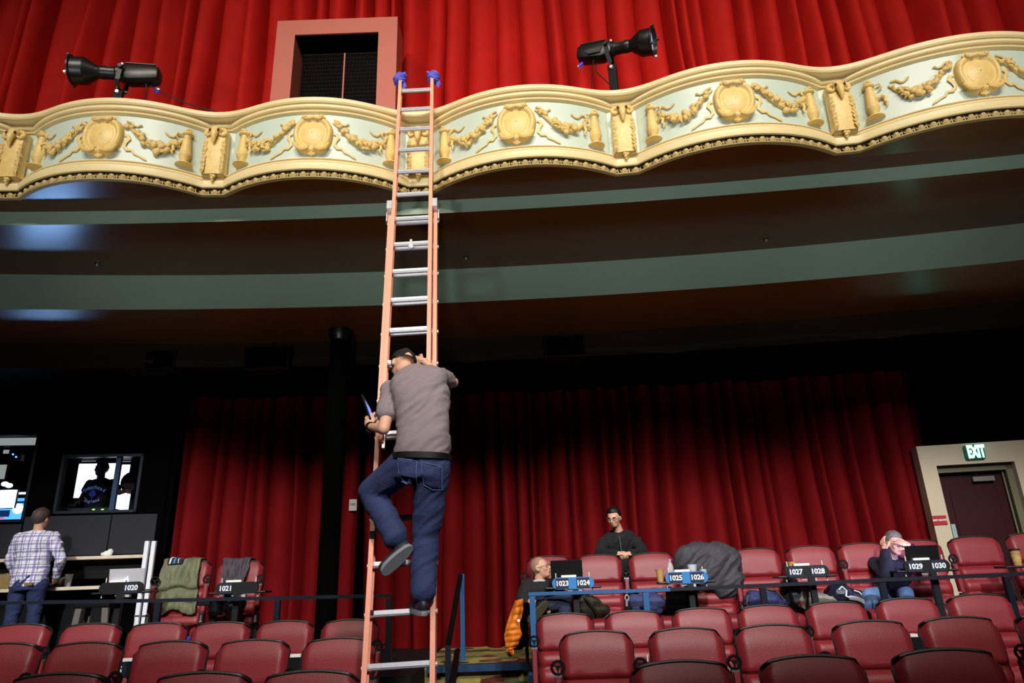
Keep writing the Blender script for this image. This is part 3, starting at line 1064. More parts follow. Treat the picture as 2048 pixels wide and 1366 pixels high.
clip_ = MB()
clip_.bar(LP(2.72, -WB + .018, .03), LP(2.55, -WB + .018, .03), .04, .03)
clip_.build('rail_clip', m_rub, lad, False)
lb = MB()
lb.bar(LP(1.0, -WB + .03, .02), LP(1.08, -WB + .03, .02), .035, .02)
lb.build('rail_clip', m_rub, lad, False)
# blue cloths tied over the ladder tips
m_cloth = mat('blue_violet_cloth', '6462D2', 0.8, bump=0.4, bscale=60, var=0.15)
for sgn in (-1, 1):
    c0 = LP(18.42, sgn * WF, .062)
    mb = MB()
    mb.ell((0, 0, 0), (.058, .055, .055), 20, 14)
    for j in range(5):
        z = -.038 + j * .019
        rr = .055 * sqrt(max(.2, 1 - (z / .07) ** 2))
        mb.tube([V((rr * cos(a), rr * sin(a), z + .010 * sin(a * 2 + j))) for a in [2 * pi * k / 16 for k in range(17)]], .013, 6, False)
    mb.tube([(.03 * sgn * -1 if sgn < 0 else -.04, -.03, .03), (.062 if sgn < 0 else -.062, -.035, .045), (.078 if sgn < 0 else -.068, -.02, .030)], [.02, .018, .008], 8)
    mb.tube([(.035, .0, -.03), (.05, .01, -.08), (.045, .01, -.12)], [.022, .022, .006], 8)
    for p in mb.v:
        p += noise.noise_vector(p * 26) * .007
    o = mb.build('tied_cloth', m_cloth, None)
    o.location = c0
    tag(o, 'blue violet cloth wrapped round the %s tip of the ladder' % ('left' if sgn < 0 else 'right'), 'cloth', 'cloths on the ladder tips')
# ------------------------------------------------------------------ remeshed lumps (cloth, bags, bodies)
def remesh(mb, voxel, it=3, amp=0.0, sc=10.0, seed=0, fold=None):
    me = bpy.data.meshes.new('raw')
    me.from_pydata([tuple(p) for p in mb.v], [], mb.f)
    o = bpy.data.objects.new('raw', me)
    COL.objects.link(o)
    m = o.modifiers.new('remesh', 'REMESH')
    m.mode = 'VOXEL'
    m.voxel_size = voxel
    dg = bpy.context.evaluated_depsgraph_get()
    out = bpy.data.meshes.new_from_object(o.evaluated_get(dg))
    bpy.data.objects.remove(o)
    bm = bmesh.new()
    bm.from_mesh(out)
    for _ in range(it):
        bmesh.ops.smooth_vert(bm, verts=bm.verts, factor=.5, use_axis_x=True, use_axis_y=True, use_axis_z=True)
    if amp:
        bm.normal_update()
        off = V((seed * 3.1, seed * 1.7, seed))
        for v in bm.verts:
            q = v.co * sc + off
            if fold == 'diag':
                q = V(((q.x + q.z * .8) * .40, q.y * .7, (q.z - q.x * .8) * 1.5))
            elif fold: q = V((q.x * fold[0], q.y * fold[1], q.z * fold[2]))
            n = noise.noise(q) * .55 + (.45 - abs(noise.noise(q * 2.1))) * .75 + (.3 - abs(noise.noise(q * 4.7))) * .18
            v.co += v.normal * amp * n
    r = MB()
    idx = {v: i for i, v in enumerate(bm.verts)}
    r.v = [v.co.copy() for v in bm.verts]
    r.f = [tuple(idx[v] for v in f.verts) for f in bm.faces]
    r.mi = [0] * len(r.f)
    bm.free()
    return r

# ------------------------------------------------------------------ column, speakers, ceiling fittings
zc = zplat(-2.1)
ctop = atz(680, 655, 4.56)
colm = thing('column', 'slim black round column under the balcony left of the ladder', 'column', (ctop.x - .02, ctop.y + .1, 0))
MB().cyl((0, 0, zc), (0, 0, 4.56), .112, n=20).build('shaft', m_blackfab, colm)
MB().lathe([(.112, 4.42), (.14, 4.48), (.145, 4.555), (.0, 4.556)], 20).build('capital', m_blackgl, colm, 30)
MB().lathe([(.16, zc + .001), (.16, zc + .08), (.13, zc + .10)], 20).build('base', m_blackgl, colm, 30)
for n_, (a, b, c, d) in enumerate(((1087, 668, 1172, 712), (1565, 640, 1663, 680), (253, 690, 348, 738), (490, 690, 577, 737))):
    yk = 8.05
    p, q = at(a, b, yk), at(c, d, yk)
    lab = ['black loudspeaker under the balcony just right of the ladder', 'black loudspeaker under the balcony toward the exit door', 'black loudspeaker under the balcony above the control booth', 'black loudspeaker under the balcony just left of the column'][n_]
    t = thing('loudspeaker', lab, 'loudspeaker', ((p.x + q.x) / 2, yk, 0), 0, 'loudspeakers under the balcony')
    wv, z0, z1 = q.x - p.x, q.z, min(p.z, 4.44)
    MB().box((0, .12, (z0 + z1) / 2), (wv, .24, z1 - z0)).build('cabinet', m_black, t, False, .01)
    MB().box((0, -.008, (z0 + z1) / 2), (wv - .05, .016, z1 - z0 - .05)).build('grille', m_blackfab, t, False)
    MB().box((0, .12, (z1 + 4.5) / 2), (.10, .06, 4.5 - z1 + .02)).build('bracket', m_black, t, False)
for px, py, zz, lab in ((195, 527, Z2, 'ceiling sprinkler head above the booth'), (932, 514, Z2, 'ceiling sprinkler head just right of the ladder'), (1532, 478, Z2, 'ceiling sprinkler head toward the right')):
    p = atz(px, py, zz)
    t = thing('sprinkler', 'small ' + lab, 'sprinkler', p, 0, 'ceiling sprinklers')
    MB().cyl((0, 0, -.006), (0, 0, 0), .03, n=12).build('escutcheon', m_plastic, t)
    MB().cyl((0, 0, -.025), (0, 0, -.006), .008, n=8).cyl((0, 0, -.028), (0, 0, -.025), .012, n=8).build('head', m_alu, t)
p = oncurve(706, 1010, lambda x: f_wall(x) - .16)
nt_ = thing('wall_notice', 'small white notice plate on the red curtain left of the ladder', 'notice', p)
MB().box((0, 0, 0), (.105, .012, .155)).build('plate', mat('white_card', 'C9C9C9', .5), nt_, False)
MB().box((0, -.008, .01), (.07, .004, .03)).build('print', mat('grey_print', '8c8c90', .6), nt_, False)

# ------------------------------------------------------------------ exit door
m_wallcream = mat('beige_wall_paint', 'D2C2A6', 0.7, var=0.05, vscale=3)
m_frame = mat('olive_door_frame_paint', '6E6A50', 0.5)
m_door = mat('dark_maroon_door', '35090C', 0.5, var=0.2, vscale=4, spec=.2)
DX, DY, DS = 5.34, 9.17, -.172
DA = atan2(DS, 1)
DXF = T((DX, DY, 0)) @ RZ(DA)
DXI = DXF.inverted()
def dpx(px, py, d=0.0):
    # pixel onto the door wall plane, d metres behind its face; local coordinates
    o = DXI @ V((0, 0, CAM_H)); r = DXI.to_3x3() @ ray(px, py)
    return o + r * ((d - o.y) / r.y)
tl = dpx(1832, 893); zt = tl.z
ol, orr = dpx(1873, 933), dpx(2028, 921)
zo = (ol.z + orr.z) / 2
zpd = zplat(6.0)
wr = struct(empty('wall_right', (DX, DY, 0), DA))
mb = MB()
mb.box(((tl.x + ol.x) / 2, .10, (zt + zpd) / 2), (ol.x - tl.x, .20, zt - zpd))
mb.box(((orr.x + 3.2) / 2, .2, (zt + zpd) / 2), (3.2 - orr.x, .4, zt - zpd))
mb.box(((ol.x + orr.x) / 2, .2, (zt + zo) / 2), (orr.x - ol.x, .4, zt - zo))
mb.build('wall_panel', m_wallcream, wr, False)
MB().box((1.5, .5, 4.0), (3.4, .1, 1.9)).build('upper_wall', m_blackfab, wr, False)
dr = struct(empty('door_1', (DX, DY, 0), DA))
fr = MB()
fr.box((ol.x + .02, .22, (zo + zpd) / 2), (.04, .26, zo - zpd))
fr.box((orr.x - .04, .22, (zo + zpd) / 2), (.08, .26, zo - zpd))
fr.box(((ol.x + orr.x) / 2, .22, zo - .045), (orr.x - ol.x, .26, .09))
fr.build('door_frame', m_frame, dr, False, .004)
MB().box((orr.x - .10, .16, (zo + zpd) / 2), (.02, .02, zo - zpd - .1)).build('door_stop', m_frame, dr, False)
dl = MB()
dx0, dx1 = ol.x + .04, orr.x - .09
dl.box(((dx0 + dx1) / 2, .22, (zo - .09 + zpd) / 2), (dx1 - dx0, .05, zo - .09 - zpd))
leaf = dl.build('door_leaf', m_door, dr, False)
for a, b in ((dx0 + .12, dx0 + .14), (dx1 - .14, dx1 - .12)):
    pass
MB().box(((dx0 + dx1) / 2, .19, (zo - .3 + zpd + .2) / 2), (dx1 - dx0 - .24, .012, zo - .3 - zpd - .2)).build('door_panel', m_door, dr, False, .006)
c = dpx(1965, 958, .17)
MB().box((c.x, .16, c.z), (.26, .07, .065)).build('door_closer', mat('grey_closer', '85807a', .4, metal=.3), dr, False, .006)
MB().bar((c.x - .02, .15, c.z + .04), (c.x - .12, .10, c.z + .075), .02, .012).build('closer_arm', m_blackgl, dr, False)
MB().box((dx0 + .07, .17, zpd + 1.02), (.05, .05, .16)).build('door_handle', m_hinge, dr, False, .008)
a_, b_ = dpx(1897, 1048), dpx(1912, 1078)
MB().box((ol.x + .035, .02, (a_.z + b_.z) / 2 - .06), (.05, .03, .30)).build('strike_plate', mat('pale_steel', '9db0b4', .4), dr, False)
s0, s1 = dpx(1923, 892), dpx(1970, 918)
ex = thing('exit_sign', 'lit green exit sign with white letters above the maroon door', 'sign', DXF @ V(((s0.x + s1.x) / 2, -.03, (s0.z + s1.z) / 2)), DA)
sw, sh_ = s1.x - s0.x, s0.z - s1.z
m_green = mat('green_sign_glow', '0a4a3a', .3, emit='05604a', estr=.30)
MB().box((0, 0, 0), (sw, .06, sh_)).build('housing', m_green, ex, False, .025)
m_exit = mat('sign_letters_lit', 'ffffff', .4, emit='80ffd4', estr=7.0)
text_mesh('EXIT', .215, T((0.01, -.032, -.004)) @ UP @ Matrix.Scale(.47, 4, (1, 0, 0)), m_exit, 'letters', ex, .003, bold=.010)
MB().ell((-.08, -.02, -sh_ / 2 + .004), .006, 6, 5).build('indicator', mat('red_indicator', 'ff3020', .4, emit='ff3020', estr=4), ex)
s0, s1 = dpx(1862, 1032), dpx(1895, 1049)
er = thing('route_sign', 'red sign reading EXIT ROUTE on the beige wall left of the door', 'sign', DXF @ V(((s0.x + s1.x) / 2, -.008, (s0.z + s1.z) / 2)), DA)
sw, sh_ = s1.x - s0.x, s0.z - s1.z
MB().box((0, 0, 0), (sw, .012, sh_)).build('plate', mat('red_sign_paint', 'B0181C', .5), er, False)
text_mesh('EXIT ROUTE', .029, T((0, -.008, 0)) @ UP, mat('white_letters', 'f0f0f0', .5), 'letters', er, .001, bold=.0015)

# ------------------------------------------------------------------ control booth at the left
BO, BS = V((-4.72, 9.36, 0)), .13
BA = atan2(BS, 1)
BXF = T(BO) @ RZ(BA)
BXI = BXF.inverted()
def bpx(px, py, d=0.0):
    o = BXI @ V((0, 0, CAM_H)); r = BXI.to_3x3() @ ray(px, py)
    return o + r * ((d - o.y) / r.y)
m_booth = mat('black_booth_wall', '020203', .8, spec=.03)
m_acoustic = mat('grey_acoustic_fabric', '25272f', .9, bump=.2, bscale=200)
m_trimdark = mat('dark_steel_trim', '2c333d', .35, metal=.5)
bt = struct(empty('wall_left', BO, BA))
A_r, A_t, A_b = bpx(66, 950).x, bpx(40, 866).z, bpx(40, 1044).z
B_l, B_r = bpx(117, 965).x, bpx(281, 965).x
B_t, B_b = bpx(200, 909).z, bpx(200, 1026).z
zpb = zplat(-5.0)
XL = -4.6
mb = MB()
ZTOP = 5.1
def wbox(x0, x1, z0, z1, th=.12):
    mb.box(((x0 + x1) / 2, th / 2, (z0 + z1) / 2), (x1 - x0, th, z1 - z0))
wbox(XL, A_r, A_t, ZTOP); wbox(XL, A_r, zpb, A_b)
wbox(A_r, B_l, zpb, ZTOP)
wbox(B_l, B_r, B_t, ZTOP); wbox(B_l, B_r, zpb, B_b)
wbox(B_r, .0, zpb, ZTOP)
mb.box((.0, 1.2, (zpb + ZTOP) / 2), (.10, 2.4, ZTOP - zpb))
mb.box((XL / 2, 2.5, (zpb + ZTOP) / 2), (-XL, .10, ZTOP - zpb))
mb.box((XL / 2, 1.3, A_t + .75), (-XL, 2.4, .08))
mb.box((XL / 2, 1.3, B_b - .75), (-XL, 2.4, .08))
mb.build('booth_wall', m_booth, bt, False)
for i, (a, b) in enumerate(((XL, A_r), (A_r + .02, bpx(222, 1060).x - .006), (bpx(222, 1060).x + .006, -.10))):
    z0, z1 = bpx(200, 1110).z, (B_b if i else A_b) - .03
    MB().box(((a + b) / 2, -.02, (z0 + z1) / 2), (b - a, .04, z1 - z0)).build('acoustic_panel', m_acoustic, bt, False, .005)
def glassmat():
    m = bpy.data.materials.new('window_glass')
    m.use_nodes = True
    nt = m.node_tree
    nt.nodes.clear()
    o = nt.nodes.new('ShaderNodeOutputMaterial')
    mx = nt.nodes.new('ShaderNodeMixShader')
    tr = nt.nodes.new('ShaderNodeBsdfTransparent')
    tr.inputs[0].default_value = (.93, .95, .97, 1)
    g = nt.nodes.new('ShaderNodeBsdfGlossy')
    g.inputs['Roughness'].default_value = .02
    fr = nt.nodes.new('ShaderNodeFresnel')
    fr.inputs[0].default_value = 1.35
    nt.links.new(fr.outputs[0], mx.inputs[0])
    nt.links.new(tr.outputs[0], mx.inputs[1])
    nt.links.new(g.outputs[0], mx.inputs[2])
    nt.links.new(mx.outputs[0], o.inputs[0])
    return m
m_glass = glassmat()
m_mull = mat('steel_blue_mullion', '31486A', .35, metal=.2)
for nm, x0, x1, z0, z1, mulls in (('window_2', XL, A_r, A_b, A_t, ()), ('window_3', B_l, B_r, B_b, B_t, (bpx(229, 970).x, bpx(282, 965).x - .05))):
    wn = struct(empty(nm, BO, BA))
    f = MB()
    for q in ((x0, x1, z0, z0 + .035), (x0, x1, z1 - .035, z1)):
        f.box(((q[0] + q[1]) / 2, .03, (q[2] + q[3]) / 2), (q[1] - q[0], .10, q[3] - q[2]))
    for q in (x0 + .018, x1 - .018):
        f.box((q, .03, (z0 + z1) / 2), (.036, .10, z1 - z0))
    f.build('window_frame', m_trimdark, wn, False)
    xs = [x0] + ([mulls[0]] if mulls else []) + [x1]
    for a, b in zip(xs, xs[1:]):
        MB().box(((a + b) / 2, .06, (z0 + z1) / 2), (b - a - .04, .006, z1 - z0 - .06)).build('pane', m_glass, wn, False)
    for q in mulls[:1]:
        MB().box((q, .04, (z0 + z1) / 2), (.06, .06, z1 - z0 - .04)).build('mullion', m_mull, wn, False)
# lit room behind the booth windows
m_lit = mat('lit_room_wall', 'ffffff', .6, emit='f4f6ff', estr=3.2)
m_dimlit = mat('dim_lit_strip', 'c8ccc8', .6, emit='b9bfb8', estr=.62)
def litpanel(name, a, b, d, m, label, cat='light panel'):
    p, q = bpx(*a, d), bpx(*b, d)
    t = thing(name, label, cat, BXF @ V(((p.x + q.x) / 2, d, (p.z + q.z) / 2)), BA)
    w_, h_ = q.x - p.x, p.z - q.z
    MB().box((0, .02, 0), (w_ + .04, .03, h_ + .04)).build('frame', m_trimdark, t, False)
    MB().box((0, 0, 0), (w_, .02, h_)).build('panel', m, t, False)
    return t
litpanel('lit_opening', (159, 928), (223, 994), 2.0, m_lit, 'bright white opening behind the man in the booth window, left pane')
litpanel('lit_opening', (232, 930), (283, 1021), 2.0, m_lit, 'bright white opening behind the booth window, right pane')
litpanel('ceiling_strip', (-60, 877), (77, 890), 1.4, m_dimlit, 'long pale lit strip at the top of the left booth window')
litpanel('lit_opening', (-20, 930), (8, 958), 1.6, m_dimlit, 'small pale lit opening at the left frame edge in the booth window')
litpanel('lit_opening', (8, 900), (17, 907), 1.6, m_dimlit, 'tiny pale lit square under the ceiling strip in the left booth window')
for i_, (a_, b_) in enumerate((((166, 914), (188, 919)), ((243, 914), (265, 920)))):
    litpanel('ceiling_lamp', a_, b_, 1.5, mat('dim_ceiling_lamp', '606468', .6, emit='70747a', estr=.25 + .2 * i_), 'dim ceiling lamp inside the top of the booth window, %s pane' % ('left' if i_ == 0 else 'right'), 'lamp')
litpanel('desk_lamp_bar', (36, 985), (57, 988), 1.0, m_lit, 'short white lit bar above the blue monitor in the left booth window', 'lamp')
for i, (px, py) in enumerate(((10, 968), (18, 971))):
    c = bpx(px, py, 1.1)
    t = thing('desk_lamp', 'small round white lamp %s in the left booth window' % ('nearer the frame edge' if i == 0 else 'nearer the blue monitor'), 'lamp', BXF @ c, BA)
    MB().ell((0, 0, 0), (.05, .04, .035), 12, 8).build('globe', m_lit, t)
    MB().cyl((0, .0, -.25), (0, 0, -.03), .008).build('stem', m_black, t)
c = bpx(30, 914, 1.0)
t = thing('blue_spot_fixture', 'small fixture with two blue glowing points high in the left booth window', 'lamp', BXF @ c, BA)
MB().box((0, .05, 0), (.16, .10, .10)).build('body', m_black, t, False, .01)
for s in (-.03, .02):
    MB().ell((s, -.01, .015 - s * .8), .013, 8, 6).build('lens', mat('blue_led', '3060ff', .3, emit='3c78ff', estr=7), t)
def monitor(a, b, d, name, label, m_scr, extra=None):
    p, q = bpx(*a, d), bpx(*b, d)
    t = thing(name, label, 'monitor', BXF @ V(((p.x + q.x) / 2, d, (p.z + q.z) / 2)), BA)
    w_, h_ = q.x - p.x, p.z - q.z
    MB().box((0, .025, 0), (w_ + .02, .04, h_ + .02)).build('bezel', m_black, t, False, .004)
    MB().box((0, 0, 0), (w_, .012, h_)).build('screen', m_scr, t, False)
    MB().box((0, .06, -h_ / 2 - .10), (.06, .03, .2)).build('stand', m_black, t, False)
    return t, w_, h_
m_white_scr = mat('white_screen', 'ffffff', .5, emit='8fc0ff', estr=44.0)
m_blue_scr = mat('blue_screen', '5a90d8', .5, emit='4f94ea', estr=2.2)
m_navy_scr = mat('navy_screen_area', '1c3560', .5, emit='16305e', estr=1.0)
monitor((-70, 982), (27, 1015), .55, 'monitor', 'white glowing monitor at the left frame edge in the booth window', m_white_scr)
t, w_, h_ = monitor((-40, 998), (53, 1038), .75, 'monitor', 'blue glowing monitor with a round white shape behind the plaid shirt man', m_blue_scr)
MB().cyl((w_ * .30, -.007, 0), (w_ * .30, -.012, 0), .065, n=20).build('round_icon', m_white_scr, t)
MB().box((w_ * .25, -.008, h_ * .30), (w_ * .35, .006, .03)).build('dark_panel', m_navy_scr, t, False)
MB().box((w_ * .05, -.008, -h_ * .22), (w_ * .2, .006, .09)).build('dark_panel', m_navy_scr, t, False)
MB().box((-w_ * .02, -.008, -h_ * .42), (.10, .006, .02)).build('red_button', mat('red_icon', 'ff5038', .5, emit='ff5038', estr=1), t, False)
for i, (px, py) in enumerate(((187, 1019), (205, 1019))):
    c = bpx(px, py, .10)
    t = thing('green_indicator', '%s tiny green indicator lamp on the booth window sill' % ('left' if i == 0 else 'right'), 'lamp', BXF @ c, BA)
    MB().ell((0, 0, 0), (.022, .012, .010), 8, 6).build('lens', mat('green_led', '90d040', .3, emit='9ce040', estr=1.6), t)
    MB().box((0, .012, -.008), (.06, .02, .02)).build('bezel', m_black, t, False)
# booth desk and lamp head inside window
c = bpx(190, 1012, .5)
t = thing('mixing_desk', 'dark desk inside the booth window in front of the black T-shirt man', 'desk', BXF @ V((c.x - .1, .5, 0)), BA)
MB().box((0, 0, (c.z - .04 + B_b - .7) / 2), (.75, .35, c.z - .04 - B_b + .7)).build('body', mat('navy_desk', '0a0d1c', .5), t, False, .01)
MB().box((-.2, -.1, c.z - .0), (.25, .12, .05)).build('console', m_black, t, False, .01)
c = bpx(265, 965, .8)
t = thing('follow_spot', 'dark round follow spot lamp with a reddish face in the right booth pane', 'stage light', BXF @ c, BA)
MB().cyl((.0, .25, 0), (0, -.02, 0), .16, n=20).build('body', m_black, t)
MB().cyl((0, -.02, 0), (0, -.03, 0), .12, n=20).build('face', mat('red_lens_face', '3a1010', .4), t)
MB().box((.05, .1, .25), (.22, .25, .22)).build('top_box', m_black, t, False, .01)
MB().box((.04, .1, -.45), (.12, .12, .6)).build('stand', m_black, t, False)
# counters
m_counter = mat('worn_light_counter_edge', 'DCCDB6', .4, var=.35, vscale=6)
z1c = bpx(150, 1112).z
cz = bpx(150, 1116, -.30).z
for nm, (dpt, px1, pyt, lab) in {'counter': (.32, 287, 1113, 'narrow light edged counter below the booth window'), 'lower': (.55, 214, 1173, 'lower light edged work counter behind the plaid shirt man')}.items():
    p = bpx(px1, pyt, -dpt)
    z = bpx(140, pyt, -dpt).z
    ct = thing('counter', lab, 'counter', BXF @ V((0, -.002, 0)), BA)
    MB().box(((XL + p.x) / 2, -dpt / 2, z - .022), (p.x - XL, dpt, .04)).build('worktop', m_counter, ct, False, .004)
    MB().box(((XL + p.x) / 2, -dpt * .5 + .06, z - (.16 if nm == 'counter' else .42)), (p.x - XL - .1, .05, .22 if nm == 'counter' else .74)).build('front_panel', m_black, ct, False)
    if nm == 'counter': ZC1 = z
    else: ZC2 = z
# white poles
m_whitep = mat('white_gloss_paint', 'F4F8FF', .3)
for i, (pt_, pb_) in enumerate((((295.5, 1082), (282, 1250)), ((309, 1082), (297, 1250)))):
    c = bpx(pt_[0], pt_[1], -.40)
    p = BXF @ c
    zf = zplat(p.x)
    t = thing('white_pole', '%s tall white pole at the right end of the booth counter' % ('left one of the two' if i == 0 else 'right one of the two'), 'pole', (p.x, p.y, zf), 0, 'white poles beside the counter')
    MB().box((0, 0, (c.z - zf) / 2), (.055, .05, c.z - zf)).build('shaft', m_whitep, t, False, .01)
    MB().box((0, 0, .006), (.075, .09, .012)).build('base_plate', m_hinge, t, False)
    MB().box((0, -.028, .45), (.057, .006, .02)).build('band', m_hinge, t, False)
# stool under the counter
c0 = at(180, 1215, 8.2)
zf = zplat(c0.x)
t = thing('step_stool', 'grey framed stool in the dark under the booth counter', 'stool', (c0.x, 8.25, zf))
m_stool = mat('grey_stool_frame', '6b6560', .5)
hh = c0.z - zf
MB().box((0, .1, hh + .02), (.40, .26, .05)).build('seat', m_black, t, False, .01)
for s in (-1, 1):
    MB().bar((s * .15, .0, hh), (s * .20, 0, .0), .07, .03).build('leg', m_stool, t, False)
    MB().bar((s * .15, .2, hh), (s * .20, .2, .0), .07, .03).build('leg', m_stool, t, False)
MB().bar((-.17, 0, .10), (.17, 0, .10), .03, .03).build('crossbar', m_stool, t, False)

# ------------------------------------------------------------------ stage lights on the balcony
m_lens = mat('lens_glass', 'c8d0ff', .12, metal=.6, emit='cfd6ff', estr=.35)
m_lampblk = mat('lamp_black_metal', '121213', .38, spec=.5)
def profile_light(label, pos, yaw, tilt, pipe_z, plug):
    t = thing('profile_spotlight', label, 'stage light', (pos.x, pos.y, pos.z), yaw, 'profile spotlights on the balcony')
    TM = RY(-tilt)
    X = Matrix.Rotation(pi / 2, 4, 'Y')     # lathe axis z -> x
    def L(prof, n=20): return MB().lathe(prof, n, TM @ X)
    b = MB()
    def sec(x, w, h, dz=0):
        k = []
        for j in range(16):
            a = 2 * pi * j / 16
            c_, s_ = cos(a), sin(a)
            r = (abs(c_) ** 4 + abs(s_) ** 4) ** -.25
            k.append(TM @ V((x, c_ * r * w, s_ * r * h + dz)))
        return k
    b.rings([sec(-.40, .045, .045), sec(-.385, .075, .075), sec(-.34, .085, .088, -.005), sec(-.12, .085, .100, -.018), sec(-.05, .075, .085, -.008), sec(-.02, .068, .07)])
    body = b.build('lamp_body', m_lampblk, t, 40)
    rb = MB()
    for k in range(5):
        rb.box((-.22, 0, .082 + .002 * (k % 2)), (.28, .016, .012), TM @ T((0, (k - 2) * .032, 0)))
    rb.build('cooling_fins', m_lampblk, body, False)
    wd = MB()
    wd.add([(-.30, -.088, -.02), (-.10, -.088, -.005), (-.12, -.094, -.075), (-.25, -.094, -.075)], [(0, 1, 2, 3)], TM)
    wd.box((-.19, -.085, -.04), (.12, .012, .05), TM)
    wd.build('side_panel', mat('dark_grey_panel', '2c2c2c', .5), body, False)
    L([(.066, -.03), (.078, -.02), (.078, .0), (.066, .015), (.062, .10), (.066, .11), (.066, .16), (.060, .175)]).build('lens_barrel', m_lampblk, t, 30)
    sl = MB()
    sl.box((.07, -.058, .02), (.12, .012, .022), TM)
    sl.build('slot', m_plastic, t, False)
    MB().box((.07, .0, .066), (.12, .03, .010), TM).build('slot', m_plastic, t, False)
    tb = L([(.060, .17), (.066, .19), (.128, .285), (.134, .30), (.134, .40), (.150, .41), (.150, .422), (.128, .424), (.122, .38), (.0, .378)])
    tb.build('lens_tube', m_lampblk, t, 30)
    L([(.0, .392), (.07, .396), (.118, .385), (.120, .382)]).build('lens', m_lens, t)
    for a in (45, 135, 225, 315):
        MB().box((.43, .150 * cos(radians(a)), .150 * sin(radians(a))), (.022, .022, .022), TM).build('frame_clip', m_lampblk if a != 315 else m_alu, t, False)
    # yoke
    yk = MB()
    for s in (-1, 1):
        yk.bar((-.06, s * .105, .02), (-.05, s * .105, -.15), .042, .008)
        yk.bar((-.05, s * .105, -.15), (-.04, s * .055, -.20), .042, .010)
    yk.bar((-.04, -.06, -.20), (-.04, .06, -.20), .042, .010)
    yk.build('yoke', m_lampblk, t, False)
    for s in (-1, 1):
        MB().cyl((-.06, s * .105, .0), (-.06, s * .135, .0), .022, n=10).build('knob', m_lampblk, t)
    MB().bar((-.02, 0, .085), (-.025, 0, .13), .02, .02).build('shutter_handle', m_alu, t, False)
    bs = pipe_z - pos.z
    MB().bar((-.04, 0, -.20), (-.04, 0, bs), .085, .05).build('clamp_post', m_black, t, False, .005)
    MB().cyl((-.04, -.05, -.245), (-.04, .05, -.245), .018, n=8).build('clamp_bolt', m_alu, t)
    pg = MB()
    pg.bar((-.33, -.07, -.10), (-.37, -.075, -.135), .024, .024)
    pg.build('plug', mat('blue_plug', '2a30c0', .4, emit='2a30e0', estr=.5), t, False, .004)
    MB().bar((-.35, -.05, -.105), (-.39, -.052, -.125), .03, .03).build('connector', m_alu, t, False, .004)
    return t
pL = at(236, 147, 5.56)
t1 = profile_light('black profile spotlight aimed left on the balcony rail near the left frame edge', pL, pi + .18, -.02, 6.13, 1)
pR = at(1228, 98, 5.80)
t2 = profile_light('black profile spotlight aimed right with its lens showing, above the right balcony', pR, -.42, -.17, 6.05, 1)
m_cable = mat('black_cable', '0b0b0c', .5)
def cable(pts, label, r=.006):
    P = [V(p) for p in pts]
    S = []
    for i in range(len(P) - 1):
        a, b, c, d = P[max(i - 1, 0)], P[i], P[i + 1], P[min(i + 2, len(P) - 1)]
        for k in range(6):
            u = k / 6
            S.append(.5 * ((2 * b) + (c - a) * u + (2 * a - 5 * b + 4 * c - d) * u * u + (3 * b - a - 3 * c + d) * u ** 3))
    S.append(P[-1])
    o = MB().tube(S, r, 6).build('cable', m_cable)
    return tag(o, label, 'cable')
cable([at(292, 168, 5.55), at(292, 185, 5.57), at(288, 205, 5.60)], 'short grey cable hanging from the left balcony spotlight')
cable([at(300, 172, 5.55), at(335, 190, 5.62), at(390, 212, 5.72), at(470, 232, 5.85)], 'thin cable running right from the left balcony spotlight')
cable([at(1187, 120, 5.72), at(1184, 145, 5.72), at(1183, 178, 5.70)], 'thin cable dropping from the rear of the right balcony spotlight', .005)
cable([at(1194, 126, 5.72), at(1192, 142, 5.72), at(1210, 160, 5.74), at(1226, 176, 5.76), at(1240, 190, 5.77)], 'curving cable hanging beside the post of the right balcony spotlight', .006)
# ------------------------------------------------------------------ people
m_skin = mat('skin', 'D9A588', .55, var=.08, vscale=14)
m_skin_d = mat('tanned_skin', 'C08C6C', .55, var=.10, vscale=14)
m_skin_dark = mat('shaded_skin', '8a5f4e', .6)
m_white_eye = mat('eye_white', 'e8e4de', .3)
m_pupil = mat('pupil', '1a120e', .3)
m_lip = mat('lips', '9c5a4e', .5)

def frame3(f, u):
    f = V(f).normalized(); u = V(u)
    r = f.cross(u).normalized()
    return r, f, r.cross(f).normalized()
def basis(r, f, u):
    return Matrix(((r.x, f.x, u.x), (r.y, f.y, u.y), (r.z, f.z, u.z))).to_4x4()   # local x=right(of the person), y=forward, z=up

def torso_rings(hip, neck, rvec_hip, rvec_sh, fat=1.0, prof=None, t0=0.0, t1=1.0, bend=V((0, 0, 0)), grow=0.0, n=18):
    prof = prof or [(0, .168, .118), (.15, .166, .122), (.35, .150, .110), (.55, .160, .118), (.75, .180, .126), (.9, .185, .115), (1.0, .120, .085)]
    def val(t):
        for a, b in zip(prof, prof[1:]):
            if t <= b[0] + 1e-6:
                k = (t - a[0]) / (b[0] - a[0])
                return a[1] + (b[1] - a[1]) * k, a[2] + (b[2] - a[2]) * k
        return prof[-1][1:]
    R = []
    up = (neck - hip)
    for i in range(n):
        t = t0 + (t1 - t0) * i / (n - 1)
        c = hip + up * t + bend * sin(pi * t)
        r = rvec_hip.lerp(rvec_sh, t).normalized()
        u = (up + bend * pi * cos(pi * t)).normalized()
        r = (r - u * r.dot(u)).normalized()
        f = u.cross(r)
        w_, d_ = val(max(0, t))
        w_, d_ = w_ * fat + grow, d_ * fat + grow
        R.append([c + r * (abs(cos(a)) ** .8 * (1 if cos(a) > 0 else -1)) * w_ + f * sin(a) * d_ for a in [2 * pi * j / 24 for j in range(24)]])
    return R

